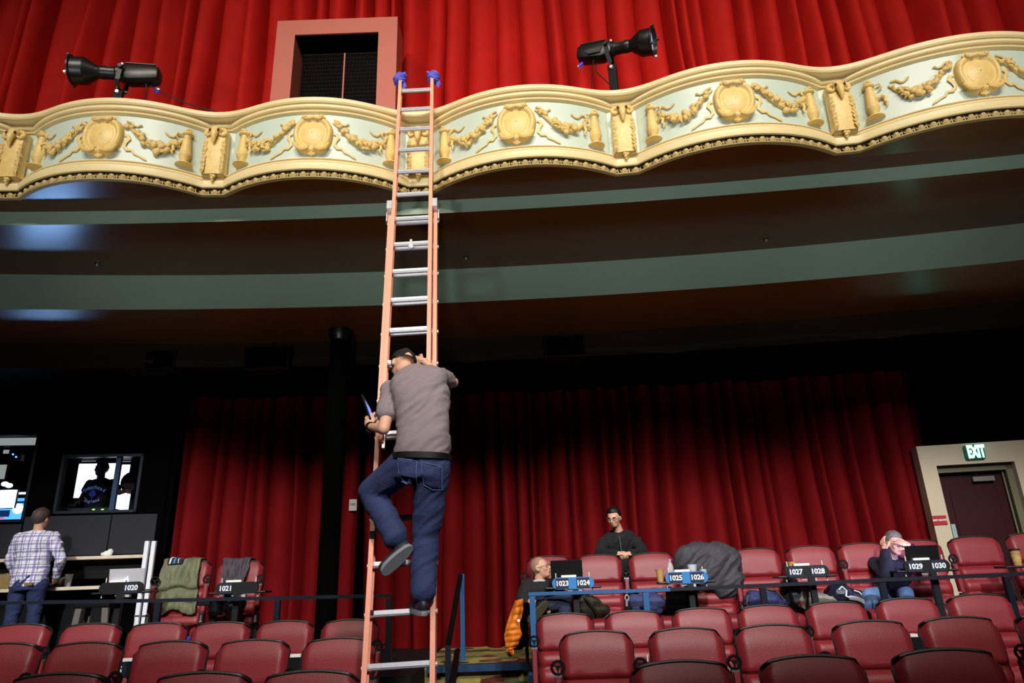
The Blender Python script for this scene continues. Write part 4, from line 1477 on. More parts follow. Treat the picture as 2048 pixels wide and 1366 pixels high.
def hand(mb, wrist, d, side, palm_n, curl=.5, size=1.0, thumb_in=.6, spread=.10):
    """d: hand direction, palm_n: the way the palm faces, side: vector towards the thumb"""
    d = V(d).normalized()
    pn = V(palm_n); pn = (pn - d * pn.dot(d)).normalized()
    sd = V(side); sd = (sd - d * sd.dot(d) - pn * sd.dot(pn)).normalized()
    s = size
    B = Matrix((sd, pn, d)).transposed()
    mb.ell(wrist + d * .045 * s, (.042 * s, .017 * s, .052 * s), 10, 8, B)
    mb.cap(wrist - d * .02, wrist + d * .03 * s, .025 * s, .028 * s, 8)
    for k, (o, L) in enumerate(((.030, .075), (.010, .083), (-.011, .077), (-.030, .060))):
        base = wrist + d * .082 * s + sd * o * s
        dirn = (d + sd * (o * spread * 20 * .1)).normalized()
        p = base
        ang = 0
        for j, (fl, rr) in enumerate(((.45, .0092), (.32, .0084), (.23, .0074))):
            ang += curl * (.55 if j == 0 else .9) * (1 + .08 * k)
            dd = dirn * cos(ang) + pn * sin(ang)
            q = p + dd * L * fl * s
            mb.cap(p, q, rr * s, (rr - .001) * s, 7)
            p = q
    tb = wrist + d * .025 * s + sd * .036 * s
    t1 = tb + (sd * .6 + d * .7 + pn * thumb_in * .4).normalized() * .038 * s
    t2 = t1 + (sd * .15 + d * .8 + pn * thumb_in * .8).normalized() * .032 * s
    mb.cap(tb - sd * .012 * s, t1, .0125 * s, .0105 * s, 7)
    mb.cap(t1, t2, .0105 * s, .0085 * s, 7)

def head_pieces(mb, c, H, s=1.0, beard=0.0):
    """H: 4x4 basis; adds skull, jaw, nose, ears (to be remeshed)"""
    R3 = H.to_3x3()
    def P(x, y, z): return c + R3 @ V((x * s, y * s, z * s))
    mb.ell(P(0, -.012, .022), (.076 * s, .096 * s, .092 * s), 18, 14, H)
    mb.ell(P(0, .022, -.035), (.060 * s, .064 * s, .075 * s), 16, 12, H)
    mb.ell(P(0, .052, -.085), (.036 * s, .032 * s, .026 * s), 10, 8, H)
    mb.ell(P(0, .072, .022), (.052 * s, .020 * s, .016 * s), 10, 8, H)      # brow
    for sg in (-1, 1):
        mb.ell(P(sg * .040, .064, -.022), (.024 * s, .020 * s, .022 * s), 10, 8, H)   # cheek
        mb.ell(P(sg * .079, -.008, -.008), (.011 * s, .022 * s, .033 * s), 8, 8, H)   # ear
    mb.cap(P(0, .086, .012), P(0, .108, -.026), .009 * s, .014 * s, 8)
    for sg in (-1, 1):
        mb.ell(P(sg * .011, .098, -.030), (.009 * s, .011 * s, .009 * s), 8, 6, H)
    mb.ell(P(0, .086, -.055), (.022 * s, .012 * s, .008 * s), 8, 6, H)
    mb.ell(P(0, .084, -.066), (.019 * s, .012 * s, .008 * s), 8, 6, H)
def face_parts(root, c, H, s=1.0, brow_m=None):
    R3 = H.to_3x3()
    def P(x, y, z): return c + R3 @ V((x * s, y * s, z * s))
    for sg in (-1, 1):
        e = MB().ell(P(sg * .030, .081, .000), (.0135 * s, .008 * s, .0075 * s), 10, 8, H).build('eye', m_white_eye, root)
        MB().ell(P(sg * .030, .0875, .000), (.0062 * s, .004 * s, .0062 * s), 8, 6, H).build('pupil', m_pupil, e)
        if brow_m:
            MB().tube([P(sg * .014, .092, .018), P(sg * .032, .091, .023), P(sg * .050, .080, .017)], [.0035 * s, .005 * s, .003 * s], 6).build('eyebrow', brow_m, root)
    MB().tube([P(-.020, .088, -.061), P(-.008, .0975, -.060), P(.008, .0975, -.060), P(.020, .088, -.061)], [.002, .0045 * s, .0045 * s, .002], 6).build('mouth', m_lip, root)
def hair_cap(root, c, H, m, s=1.0, low=-.03, front=.045, thick=.012, name='hair', bump=.006, seed=1, frac=.0):
    """a shell over the skull: keeps points above the hairline"""
    R3 = H.to_3x3()
    mb = MB()
    side = -.012
    def f(u, v):
        a = 2 * pi * u
        k = (1 + cos(a)) / 2
        if k < .5: zl = low + (side - low) * (k / .5)
        else:
            q = min(1, (k - .5) / .32)
            zl = side + (front - side) * q * q * (3 - 2 * q)
        th = thick * (1 - .85 * v ** 5)
        bm_ = math.acos(max(-1, min(1, (zl - .022) / (.092 + thick))))
        b = bm_ * v
        n = noise.noise(V((sin(a) * 5 + seed, cos(a) * 5, b * 5))) * bump
        x, y, z = sin(b) * sin(a), sin(b) * cos(a), cos(b)
        top = max(0, z) * thick * .5
        return c + R3 @ (V((x * (.076 + th), y * (.096 + th) - .012, z * (.092 + th) + .022 + top)) * (1 + n * 3) * s)
    mb.grid(f, 32, 16, True)
    return mb.build(name, m, root, 60)
def glasses(root, c, H, m, s=1.0):
    R3 = H.to_3x3()
    def P(x, y, z): return c + R3 @ V((x * s, y * s, z * s))
    mb = MB()
    for sg in (-1, 1):
        lp = [P(sg * (.031 + .024 * cos(a)), .097, .000 + .016 * sin(a)) for a in [2 * pi * k / 14 for k in range(15)]]
        mb.tube(lp, .0022 * s, 5, False)
        mb.tube([P(sg * .055, .096, .004), P(sg * .080, .06, .006), P(sg * .086, .0, .006)], .002 * s, 5)
    mb.tube([P(-.008, .098, .003), P(.008, .098, .003)], .002 * s, 5)
    return mb.build('glasses', m, root)

def limb(mb, pts, rad):
    for (a, b), (r0, r1) in zip(zip(pts, pts[1:]), zip(rad, rad[1:])):
        mb.cap(a, b, r0, r1, 14)

def shoe(root, ank, heel, toe, up, m_up, m_sole, s=1.0, name='shoe'):
    mid_ = (heel + toe) / 2
    heel, toe = mid_ + (heel - mid_) * 1.12, mid_ + (toe - mid_) * 1.12
    d = (toe - heel); L = d.length; d.normalize()
    up = V(up); up = (up - d * up.dot(d)).normalized()
    r = d.cross(up)
    mb = MB()
    mb.ell(heel + d * L * .22 + up * .055, (.038, .062, .052), 12, 8, Matrix((r, d, up)).transposed())
    mb.ell(heel + d * L * .62 + up * .040, (.045, .105, .038), 12, 8, Matrix((r, d, up)).transposed())
    mb.ell(heel + d * L * .84 + up * .034, (.046, .052, .030), 12, 8, Matrix((r, d, up)).transposed())
    mb.cap(heel + d * L * .25 + up * .06, heel + d * L * .24 + up * .10, .040, .038, 12)
    sh = remesh(mb, .010, 2).build(name, m_up, root)
    so = MB()
    pl = []
    for k in range(20):
        a = 2 * pi * k / 20
        w_ = .044 * (1 + .12 * cos(a))
        pl.append(heel + d * (L * .5 + L * .5 * cos(a) * (1 if abs(cos(a)) < .99 else 1)) + r * (abs(sin(a)) ** .7 * (1 if sin(a) > 0 else -1)) * w_)
    so.rings([[p - up * .002 for p in pl], [p + up * .012 + (p - (heel + d * L * .5)) * .03 for p in pl], [p + up * .026 for p in pl]])
    so.build('sole', m_sole, sh, 40)
    return sh

def person(label, J, face, hup, cloth, hs=1.0, fat=1.0, hair=None, skin=None, handspec=None, root_loc=None, bend=V((0, 0, 0)), neckdir=None, sl='long', hem=-.06, seed=1, shoes=None, legs=True, slim=1.0, belt=False, loose=1.0):
    skin = skin or m_skin
    rl = V(root_loc) if root_loc is not None else (J['hipL'] + J['hipR']) / 2
    root = thing('person', label, 'person', rl)
    def build(mb, *a, **k):
        for i, p in enumerate(mb.v): mb.v[i] = p - rl
        return mb.build(*a, **k)
    hip = (J['hipL'] + J['hipR']) / 2
    sh = (J['shL'] + J['shR']) / 2
    rh = (J['hipR'] - J['hipL']).normalized()
    rs = (J['shR'] - J['shL']).normalized()
    r, f, u = frame3(face, hup)
    H = basis(r, f, u)
    hc = J['head']
    neckb = J['neck']
    chin_c = hc + H.to_3x3() @ V((0, -.02, -.06)) * hs
    # body: one continuous skin
    mb = MB()
    head_pieces(mb, hc, H, hs)
    mb.cap(neckb - (chin_c - neckb) * .35, chin_c, .058 * hs, .052 * hs, 14)
    mb.rings(torso_rings(hip, neckb, rh, rs, fat * .88, bend=bend))
    mb.cap(J['shL'], J['shR'], .055, .055, 12)
    for s_ in 'LR':
        limb(mb, [J['sh' + s_], J['el' + s_], J['wr' + s_]], [.050, .040, .026])
        if legs: limb(mb, [J['hip' + s_], J['kn' + s_], J['an' + s_]], [.078, .052, .036])
    body = remesh(mb, .0105, 2)
    for s_ in 'LR':
        if handspec and s_ in handspec:
            hand(body, J['wr' + s_], *handspec[s_])
    body.mi = [0] * len(body.f)
    build(body, 'body', skin, root)
    # shirt
    sb = MB()
    sb.rings(torso_rings(hip, neckb, rh, rs, fat, t0=hem, t1=1.0, bend=bend, grow=.012))
    up_t = (neckb - hip).normalized()
    sb.cap(J['shL'] - up_t * .012, J['shR'] - up_t * .012, .066 * slim, .066 * slim, 14)
    nb = neckb - up_t * .035
    for s_ in 'LR':
        sb.cap(nb, J['sh' + s_], .068, .062, 12)
        A, B, C = J['sh' + s_], J['el' + s_], J['wr' + s_]
        if 'sleeve' in cloth:
            limb(sb, [A, A.lerp(B, cloth['sleeve'][s_])], [.074 * slim, .069 * slim])
        elif sl == 'long':
            limb(sb, [A, B, C + (B - C).normalized() * .015], [.072 * slim, .060 * slim, .044 * slim])
        elif sl == 'short':
            limb(sb, [A, A.lerp(B, .58)], [.074 * slim, .069 * slim])
        else:
            limb(sb, [A, B, B.lerp(C, .25)], [.072 * slim, .060 * slim, .055 * slim])
    g = remesh(sb, .0115, 2, .026, 5.5, seed, 'diag')
    build(g, 'shirt' if 'top' not in cloth else cloth['top_name'], cloth['top'] if 'top' in cloth else cloth['shirt'], root)
    if legs:
        tb = MB()
        tb.rings(torso_rings(hip, neckb, rh, rs, fat, t0=-.14, t1=.16 - (.04 if belt else 0), bend=bend, grow=.006))
        for s_ in 'LR':
            limb(tb, [J['hip' + s_], J['kn' + s_], J['an' + s_].lerp(J['kn' + s_], .12)], [.094 * fat * loose ** .8, .070 * loose, .062 * loose])
        g = remesh(tb, .012, 3, .020, 5.5, seed + 3, 'diag')
        build(g, 'trousers', cloth['legs'], root)
        person.trousers = g
    if shoes:
        for (ank, heel, toe, upv) in shoes:
            shoe(root, ank - rl, heel - rl, toe - rl, upv, cloth['shoe'], cloth['sole'])
    hl = hc - rl
    face_parts(root, hl, H, hs, hair)
    return root, hl, H

# --- clothes materials
m_tee = mat('grey_tee_cotton', '857779', .9, var=.10, vscale=5, bump=.25, bscale=25)
m_denim = mat('blue_denim', '28345C', .85, var=.45, vscale=7, bump=.3, bscale=70)
m_denim_l = mat('faded_denim', '5b7cab', .85, var=.35, vscale=5, bump=.3, bscale=70)
m_capblk = mat('black_cap_cotton', '0c0c0d', .8)
m_shoe = mat('black_shoe_leather', '26262a', .5, var=.4, vscale=20)
m_sole = mat('grey_rubber_sole', '84878c', .7)
m_hood = mat('black_hoodie_cotton', '131317', .9, bump=.2, bscale=40)
m_dkgrey = mat('charcoal_jersey', '1d1d21', .9, bump=.2, bscale=40)
m_navy = mat('dark_navy_sweater', '0f0f24', .9, bump=.2, bscale=40)
m_hairblk = mat('black_hair', '0d0b0b', .45, bump=.5, bscale=120)
m_hairbrn = mat('greying_brown_hair', '4a3a30', .6, var=.5, vscale=30, bump=.5, bscale=120)
m_hairgry = mat('grey_hair', '6b6664', .6, var=.5, vscale=30, bump=.5, bscale=120)
m_stub = mat('shaved_hair_stubble', 'a5806c', .7)
m_wire = mat('dark_wire_frame', '181818', .3, metal=.5)
def plaid():
    m = mat('white_purple_plaid', 'dedce8', .85)
    nt = m.node_tree
    b = nt.nodes['Principled BSDF']
    tc = nt.nodes.new('ShaderNodeTexCoord')
    sx = nt.nodes.new('ShaderNodeSeparateXYZ')
    nt.links.new(tc.outputs['Object'], sx.inputs[0])
    def stripes(sock, per, width, off=0.0):
        a = nt.nodes.new('ShaderNodeMath'); a.operation = 'MULTIPLY_ADD'
        a.inputs[1].default_value = 1 / per; a.inputs[2].default_value = off + 50
        nt.links.new(sock, a.inputs[0])
        fr = nt.nodes.new('ShaderNodeMath'); fr.operation = 'FRACT'
        nt.links.new(a.outputs[0], fr.inputs[0])
        lt = nt.nodes.new('ShaderNodeMath'); lt.operation = 'LESS_THAN'
        lt.inputs[1].default_value = width
        nt.links.new(fr.outputs[0], lt.inputs[0])
        return lt.outputs[0]
    cur = None
    for sock, per, wd, off, colr, amt in ((sx.outputs[0], .088, .26, 0, '6a62ac', .8), (sx.outputs[2], .088, .26, .2, '6a62ac', .8),
                                         (sx.outputs[0], .088, .09, .55, '443a86', .9), (sx.outputs[2], .088, .09, .75, '443a86', .9)):
        st_ = stripes(sock, per, wd, off)
        mu = nt.nodes.new('ShaderNodeMath'); mu.operation = 'MULTIPLY'; mu.inputs[1].default_value = amt * .8
        nt.links.new(st_, mu.inputs[0])
        mx = nt.nodes.new('ShaderNodeMix'); mx.data_type = 'RGBA'
        if cur is None: mx.inputs['A'].default_value = lin('f2f0f8')
        else: nt.links.new(cur, mx.inputs['A'])
        mx.inputs['B'].default_value = lin(colr)
        nt.links.new(mu.outputs[0], mx.inputs['Factor'])
        cur = mx.outputs['Result']
    nt.links.new(cur, b.inputs['Base Color'])
    return m
m_plaid = plaid()

# ---------------- the climber
def LY(z): return lp0.y + (z - lp0.z) * ld.y / ld.z
J = dict(head=at(806, 730, 4.70), neck=at(835, 748, 4.58), shL=at(783, 783, 4.58), shR=at(880, 760, 4.62),
         elL=at(768, 858, 4.44), wrL=at(739, 853, 4.66), elR=at(907, 765, 4.84), wrR=at(846, 722, 4.92),
         hipL=at(818, 925, 4.43), hipR=at(868, 935, 4.43), knL=at(745, 985, 4.60), anL=at(797, 1085, 4.50),
         knR=at(850, 1075, 4.56), anR=at(845, 1195, 4.50))
face = (-.46, .80, -.38)
lb_ = LP(1, 0, 0)
shoesC = [(J['anR'], at(848, 1231, 4.46), at(826, 1222, 4.69), (0, 0, 1)),
          (J['anL'], at(822, 1096, 4.46), at(768, 1146, 4.44), (-.45, .75, .75))]
pc, hl, H = person('man in a grey T-shirt, jeans and black cap climbing the ladder, seen from behind', J, face, (.1, .35, .93),
                   {'shirt': m_tee, 'legs': m_denim, 'shoe': m_shoe, 'sole': m_sole, 'sleeve': {'L': .58, 'R': .42}}, skin=m_skin, sl='short', hem=.08, belt=True, loose=1.25,
                   handspec={'L': (V((-.1, .35, .9)), V((.9, .1, .1)), V((.35, .9, -.2)), .9), 'R': (V((-.75, .35, .25)), V((0, -.2, 1)), V((0, 1, -.3)), 1.1)},
                   bend=V((.03, -.06, 0)), shoes=shoesC, seed=4, fat=1.02)
rl = (J['hipL'] + J['hipR']) / 2
R3 = H.to_3x3()
# cap worn backwards or bent forward: crown, brim, strap gap
cm = MB()
def capf(u, v):
    a = 2 * pi * u
    b = pi * .5 * v
    x, y, z = sin(b) * sin(a), sin(b) * cos(a), cos(b)
    return hl + R3 @ V((x * .092, y * .112 - .010, z * .110 + .022 - (.035 * max(0, -y) if v > .3 else 0)))
cm.grid(capf, 30, 12, True)
for k in range(1): pass
cp = cm.build('cap', m_capblk, pc, 60)
br = MB()
br.grid(lambda u, v: hl + R3 @ V(((u - .5) * .16 * (1 - .25 * v * v), .095 + .085 * v * (1 - (2 * u - 1) ** 2 * .55), .022 - .02 * v - .012 * (2 * u - 1) ** 2)), 12, 6)
o = br.build('brim', m_capblk, cp)
o.modifiers.new('thick', 'SOLIDIFY').thickness = .005
gp = MB()
gp.grid(lambda u, v: hl + R3 @ V((sin((u - .5) * .7) * .0945, -cos((u - .5) * .7) * .1145 - .010, -.012 + .030 * v * sin(pi * u))), 10, 5)
gp.build('strap_gap', m_skin, cp)
MB().tube([hl + R3 @ V((sin(a) * .096, -cos(a) * .117 - .010, -.016)) for a in [(-.6 + 1.2 * k / 8) for k in range(9)]], .005, 6).build('strap', m_capblk, cp)
# belt, loops, back pockets
hipc = V((0, 0, 0))
up_t = (J['neck'] - rl).normalized()
bx = torso_rings(V((0, 0, 0)), J['neck'] - rl, (J['hipR'] - J['hipL']).normalized(), (J['shR'] - J['shL']).normalized(), 1.02, t0=.05, t1=.105, grow=.024, n=3, bend=V((.03, -.06, 0)))
MB().rings(bx, True, False).build('belt', mat('black_belt', '0a0a0a', .5), pc)
m_stitch = mat('faded_seam', '5a6f9e', .9)
from mathutils.bvhtree import BVHTree
tv = person.trousers
bvh = BVHTree.FromPolygons([tuple(p) for p in tv.v], tv.f)
def onseat(x, z):
    h = bvh.ray_cast(V((x, -1, z)), V((0, 1, 0)))
    return (h[0] if h[0] is not None else V((x, -.12, z))) + V((0, -.005, 0))
rv_ = (J['hipR'] - J['hipL']).normalized()
for sx in (-.075, .085):
    cx = rv_ * sx
    def pq(u, v, cx=cx, sx=sx):
        x = (u - .5) * .125 * (1 - .12 * (1 - v)); z = -.135 + .135 * v - (.018 * (1 - abs(2 * u - 1)) if v < .05 else 0)
        return onseat(cx.x + x, cx.z + z + .0 + (u - .5) * .125 * rv_.z)
    o = MB().grid(pq, 9, 9).build('pocket', m_denim, pc)
    o.modifiers.new('thick', 'SOLIDIFY').thickness = .004
    ol_ = [pq(u, 1) for u in (0, .25, .5, .75, 1)] + [pq(1, v) for v in (.75, .5, .25)] + [pq(u, 0) for u in (1, .75, .5, .25, 0)] + [pq(0, v) for v in (.25, .5, .75, 1)]
    MB().tube([p + V((0, -.004, 0)) for p in ol_], .0025, 5).build('seam', m_stitch, o)
wb_ = MB()
wp = J['wrL'] - rl; wd_ = (J['wrL'] - J['elL']).normalized()
wb_.cyl(wp - wd_ * .035, wp - wd_ * .010, .034, n=14)
wb_.build('wristband', m_black, pc)
ph0, ph1 = at(746, 846, 4.70), at(729, 797, 4.78)
t = thing('tablet_phone', 'black tablet with a blue lit screen held in the left hand of the climbing man', 'tablet', ph0)
dph = (ph1 - ph0)
pm = MB(); pm.bar((0, 0, 0), dph, .012, .115, up=(-.02, 1, .1))
pm.build('case', m_black, t, False, .003)
side = dph.normalized().cross(V((-.02, 1, .1))).normalized()
side = side if side.x > 0 else -side
for sg in (-1,):
    ps = MB(); ps.bar(dph * .12 + side * .0066, dph * .75 + side * .0066, .001, .10, up=(-.02, 1, .1))
    ps.build('screen', mat('phone_screen', '5070e0', .3, emit='6080ff', estr=1.2), t, False)

# ---------------- standing man in black hoodie
yh = 8.50
J = dict(head=at(1228, 1036, yh - .10), neck=at(1238, 1064, yh - .02), shR=at(1208, 1085, yh - .05), shL=at(1272, 1083, yh - .02),
         elR=at(1199, 1107, yh - .22), elL=at(1287, 1105, yh - .20), wrR=at(1233, 1108, yh - .50), wrL=at(1262, 1108, yh - .50))
zps = zplat(J['neck'].x)
hx = J['neck'].x + .02
for s_, sg in (('R', -1), ('L', 1)):
    J['hip' + s_] = V((hx + sg * .085, yh + .12, zps + .92)); J['kn' + s_] = V((hx + sg * .11, yh + .10, zps + .50)); J['an' + s_] = V((hx + sg * .11, yh + .16, zps + .09))
ph_, hl, H = person('standing man in a black zip hoodie and glasses leaning on the seat backs', J, (-.42, -.85, -.24), (-.06, -.1, 1),
       {'top': m_hood, 'top_name': 'hoodie', 'legs': m_hood, 'shoe': m_shoe, 'sole': m_sole}, hair=m_hairblk, skin=m_skin, hem=-.10,
       handspec={'R': (V((.75, -.5, .05)), V((.1, -.2, 1)), V((-.2, .5, -.7)), .75), 'L': (V((-.75, -.5, .05)), V((0, -.2, 1)), V((.2, .5, -.7)), .75)}, seed=9,
       shoes=[(0, 0, 0, 0)][:0])
for s_, sg in (('R', -1), ('L', 1)):
    a0 = J['an' + s_] - (J['hipL'] + J['hipR']) / 2
    shoe(ph_, a0, a0 + V((0, .08, -.09)), a0 + V((sg * .03, -.18, -.09)), (0, 0, 1), m_shoe, m_sole)
hair_cap(ph_, hl, H, m_hairblk, 1.0, -.060, .074, .015, bump=.020, seed=2)
glasses(ph_, hl, H, m_wire)
R3 = H.to_3x3()
bd = MB().ell(hl + R3 @ V((0, .062, -.088)), (.030, .022, .020), 10, 8, H).build('beard', mat('goatee_hair', '3a2a24', .8), ph_)
rlp = (J['hipL'] + J['hipR']) / 2
nk = J['neck'] - rlp
fz = MB()
za = nk + V((-.02, -.135, -.05)); zb_ = nk + V((-.02, -.20, -.32))
fz.tube([za, za.lerp(zb_, .5) + V((0, -.025, 0)), zb_], .006, 6)
fz.build('zip', m_hinge, ph_)
hd = MB()
hd.tube([nk + V((.105 * sin(a), .015 - .080 * cos(a), -.028 - .035 * cos(a))) for a in [2 * pi * k / 18 for k in range(19)]], [.030] * 19, 8, False)
hd.build('hood', m_hood, ph_)

# ---------------- seated bald man
yb = 7.62
J = dict(head=at(1081, 1136, yb), neck=at(1078, 1163, yb + .02), shR=at(1055, 1173, yb - .02), shL=at(1106, 1172, yb + .05),
         elR=at(1046, 1200, yb - .10), wrR=at(1076, 1207, yb - .26), elL=at(1124, 1195, yb - .12), wrL=at(1112, 1204, yb - .30))
zps = zplat(J['neck'].x)
zs = zps + .50
hx = J['neck'].x - .0
J['hipR'] = V((hx - .07, yb + .06, zs + .06)); J['hipL'] = V((hx + .11, yb + .06, zs + .06))
J['knL'] = at(1128, 1216, yb - .34); J['anL'] = V((J['knL'].x + .02, yb - .30, zps + .10))
J['knR'] = at(1133, 1197, yb - .30); J['anR'] = at(1096, 1212, yb - .38)
pb_, hl, H = person('seated bald man in dark grey clothes with glasses looking up to the right', J, (.86, -.38, .22), (-.2, .05, 1),
       {'top': m_dkgrey, 'top_name': 'sweater', 'legs': mat('dark_jeans', '232c40', .85, var=.4, vscale=6, bump=.3, bscale=70)}, skin=m_skin, sl='half',
       handspec={'R': (V((.8, -.5, -.2)), V((.3, -.6, .5)), V((.2, .1, -.9)), .5), 'L': (V((-.6, -.5, -.3)), V((0, -.6, .5)), V((0, .1, -.9)), .5)}, seed=13)
hair_cap(pb_, hl, H, m_stub, 1.0, -.050, .078, .0015, name='stubble', bump=0)
glasses(pb_, hl, H, m_wire)
rlp = (J['hipL'] + J['hipR']) / 2
a0 = J['anR'] - rlp
shoe(pb_, a0, a0 + V((-.01, -.09, .03)), a0 + V((-.12, -.10, -.06)) * 1.0 + V((-.06, 0, -.08)), (-.5, .85, .3), mat('dark_shoe', '1c1a14', .6), mat('tan_sole', '4a4230', .7))
a0 = J['anL'] - rlp
shoe(pb_, a0, a0 + V((0, .07, -.09)), a0 + V((.02, -.18, -.09)), (0, 0, 1), m_shoe, m_sole)
nk = J['neck'] - rlp
cl_ = MB()
cl_.tube([nk + V((.085 * cos(a), .075 * sin(a), -.02 - .03 * (sin(a) < 0) * -sin(a) * -1)) for a in [2 * pi * k / 16 for k in range(17)]], .013, 6, False)
cl_.build('collar', mat('pale_collar', 'c9c4c0', .8), pb_)

# ---------------- seated man holding his forehead
yf = 7.58
J = dict(head=at(1789, 1087, yf - .14), neck=at(1783, 1118, yf - .02), shR=at(1750, 1128, yf - .02), shL=at(1820, 1124, yf + .02),
         elR=at(1772, 1152, yf - .30), wrR=at(1771, 1103, yf - .26), elL=at(1846, 1132, yf - .26), wrL=at(1822, 1094, yf - .28))
zps = zplat(J['neck'].x)
hx = J['neck'].x
J['hipR'] = V((hx - .10, yf + .05, zps + .55)); J['hipL'] = V((hx + .09, yf + .05, zps + .55))
J['knR'] = V((at(1742, 1190, yf - .32).x, yf - .28, zps + .56)); J['knL'] = V((at(1815, 1190, yf - .30).x, yf - .28, zps + .57))
J['anR'] = V((J['knR'].x, yf - .26, zps + .09)); J['anL'] = V((J['knL'].x, yf - .26, zps + .09))
pf_, hl, H = person('seated man in a dark navy sweater holding his forehead with both hands', J, (.12, -.96, -.20), (.08, -.15, 1),
       {'top': m_navy, 'top_name': 'sweater', 'legs': m_denim_l}, hair=m_hairbrn, skin=m_skin,
       handspec={'R': (V((.02, .28, .95)), V((.5, -.8, 0)), V((.9, .2, 0)), .35), 'L': (V((-.75, .25, .55)), V((-.1, -.6, -.6)), V((-.2, .9, -.3)), .35)}, seed=17)
rlp = (J['hipL'] + J['hipR']) / 2
hair_cap(pf_, hl, H, m_hairgry, 1.0, -.060, .072, .012, bump=.010, seed=7)
glasses(pf_, hl, H, m_wire)
for s_ in 'RL':
    a0 = J['an' + s_] - rlp
    shoe(pf_, a0, a0 + V((0, .07, -.09)), a0 + V((0, -.18, -.09)), (0, 0, 1), m_shoe, m_sole)
wl = J['wrL'] - rlp; dl_ = (J['wrL'] - J['elL']).normalized()
MB().cyl(wl - dl_ * .055, wl - dl_ * .03, .033, n=12).build('wristband', m_black, pf_)

# ---------------- man in plaid shirt from behind
yp = 8.42
J = dict(head=at(83, 1038, yp), neck=at(76, 1064, yp + .0), shL=at(40, 1078, yp), shR=at(109, 1077, yp),
         elL=at(22, 1122, yp + .02), wrL=at(34, 1160, yp + .16), elR=at(122, 1118, yp + .03), wrR=at(111, 1152, yp + .16),
         hipL=at(42, 1166, yp), hipR=at(76, 1166, yp))
zps = zplat(J['neck'].x)
J['knL'] = V((J['hipL'].x - .03, yp + .0, zps + .46)); J['knR'] = V((J['hipR'].x + .0, yp + .04, zps + .46))
J['anL'] = V((J['hipL'].x - .06, yp + .05, zps + .09)); J['anR'] = V((J['hipR'].x - .01, yp + .09, zps + .09))
pp_, hl, H = person('man in a white and purple plaid shirt seen from behind at the counter', J, (.10, .97, .05), (.06, 0, 1),
       {'shirt': m_plaid, 'legs': m_denim}, hair=m_hairbrn, skin=m_skin, hem=-.06,
       handspec={'L': (V((.3, .5, -.8)), V((.3, .6, .3)), V((.9, 0, .3)), .6), 'R': (V((-.3, .5, -.8)), V((-.3, .6, .3)), V((-.9, 0, .3)), .6)}, seed=21, fat=1.1)
rlp = (J['hipL'] + J['hipR']) / 2
hair_cap(pp_, hl, H, m_hairbrn, 1.03, -.075, .055, .012, bump=.010, seed=3)
for s_ in 'LR':
    a0 = J['an' + s_] - rlp
    shoe(pp_, a0, a0 + V((0, -.07, -.09)), a0 + V((0, .18, -.09)), (0, 0, 1), m_shoe, m_sole)
nk = J['neck'] - rlp
MB().tube([nk + V((.072 * cos(a), .066 * sin(a), -.005)) for a in [2 * pi * k / 16 for k in range(17)]], .020, 6, False).build('collar', m_plaid, pp_)
bx = torso_rings(V((0, 0, 0)), nk, V((1, 0, 0)), V((1, 0, 0)), 1.1, t0=-.05, t1=.0, grow=.014, n=3)
MB().box(bx[1][18] + V((.09, -.0, 0)), (.09, .015, .03)).build('belt_patch', mat('tan_leather_patch', '8a6a40', .6), pp_, False)

# ---------------- man in the booth window
db = .95
def bw(px, py, d): return BXF @ bpx(px, py, d)
J = dict(head=bw(203, 938, db), neck=bw(201, 960, db), shR=bw(181, 969, db), shL=bw(222, 968, db),
         elR=bw(168, 988, db - .02), wrR=bw(158, 1003, db - .22), elL=bw(238, 985, db), wrL=bw(252, 982, db - .18))
mid = (J['shR'] + J['shL']) / 2
J['hipR'] = mid + V((-.09, 0, -.50)); J['hipL'] = mid + V((.09, 0, -.50))
for s_, sg in (('R', -1), ('L', 1)):
    J['kn' + s_] = J['hip' + s_] + V((0, 0, -.12)); J['an' + s_] = J['hip' + s_] + V((0, 0, -.2))
pk_, hl, H = person('man in a black band T-shirt standing inside the booth window', J, (-.15, -.97, .1), (0, 0, 1),
       {'shirt': m_capblk, 'legs': m_black}, hair=m_hairblk, skin=m_skin_dark, sl='short', hem=-.02,
       handspec={'R': (V((-.2, -.7, -.5)), V((.6, -.3, 0)), V((0, -.3, -.9)), .6), 'L': (V((.6, -.6, 0)), V((0, -.4, .8)), V((.2, -.2, -.9)), .6)}, seed=25)
hair_cap(pk_, hl, H, m_hairblk, 1.0, -.05, .055, .008)
rlp = (J['hipL'] + J['hipR']) / 2
m_print = mat('blue_white_shirt_print', 'b8c4ff', .7)
ch = (J['neck'] + rlp) / 2 - rlp
# curved lettering across the chest, letters following an arch
for txt, zc_, rad_, sz in (('Motorhead', .155, .26, .075), ('England', -.045, -.26, .062)):
    n = len(txt)
    for k, cch in enumerate(txt):
        x = (k - (n - 1) / 2) * sz * .50
        a = x / rad_
        z = ch.z + zc_ - (abs(rad_) - sqrt(rad_ ** 2 - x * x)) * (1 if rad_ > 0 else -1)
        d_ = -.155 + .9 * x * x
        text_mesh(cch, sz, T((x + .0, d_ - .008, z)) @ RZ(-x * 1.5) @ RY(a) @ UP, m_print, 'letter', pk_, .002, bold=.002)
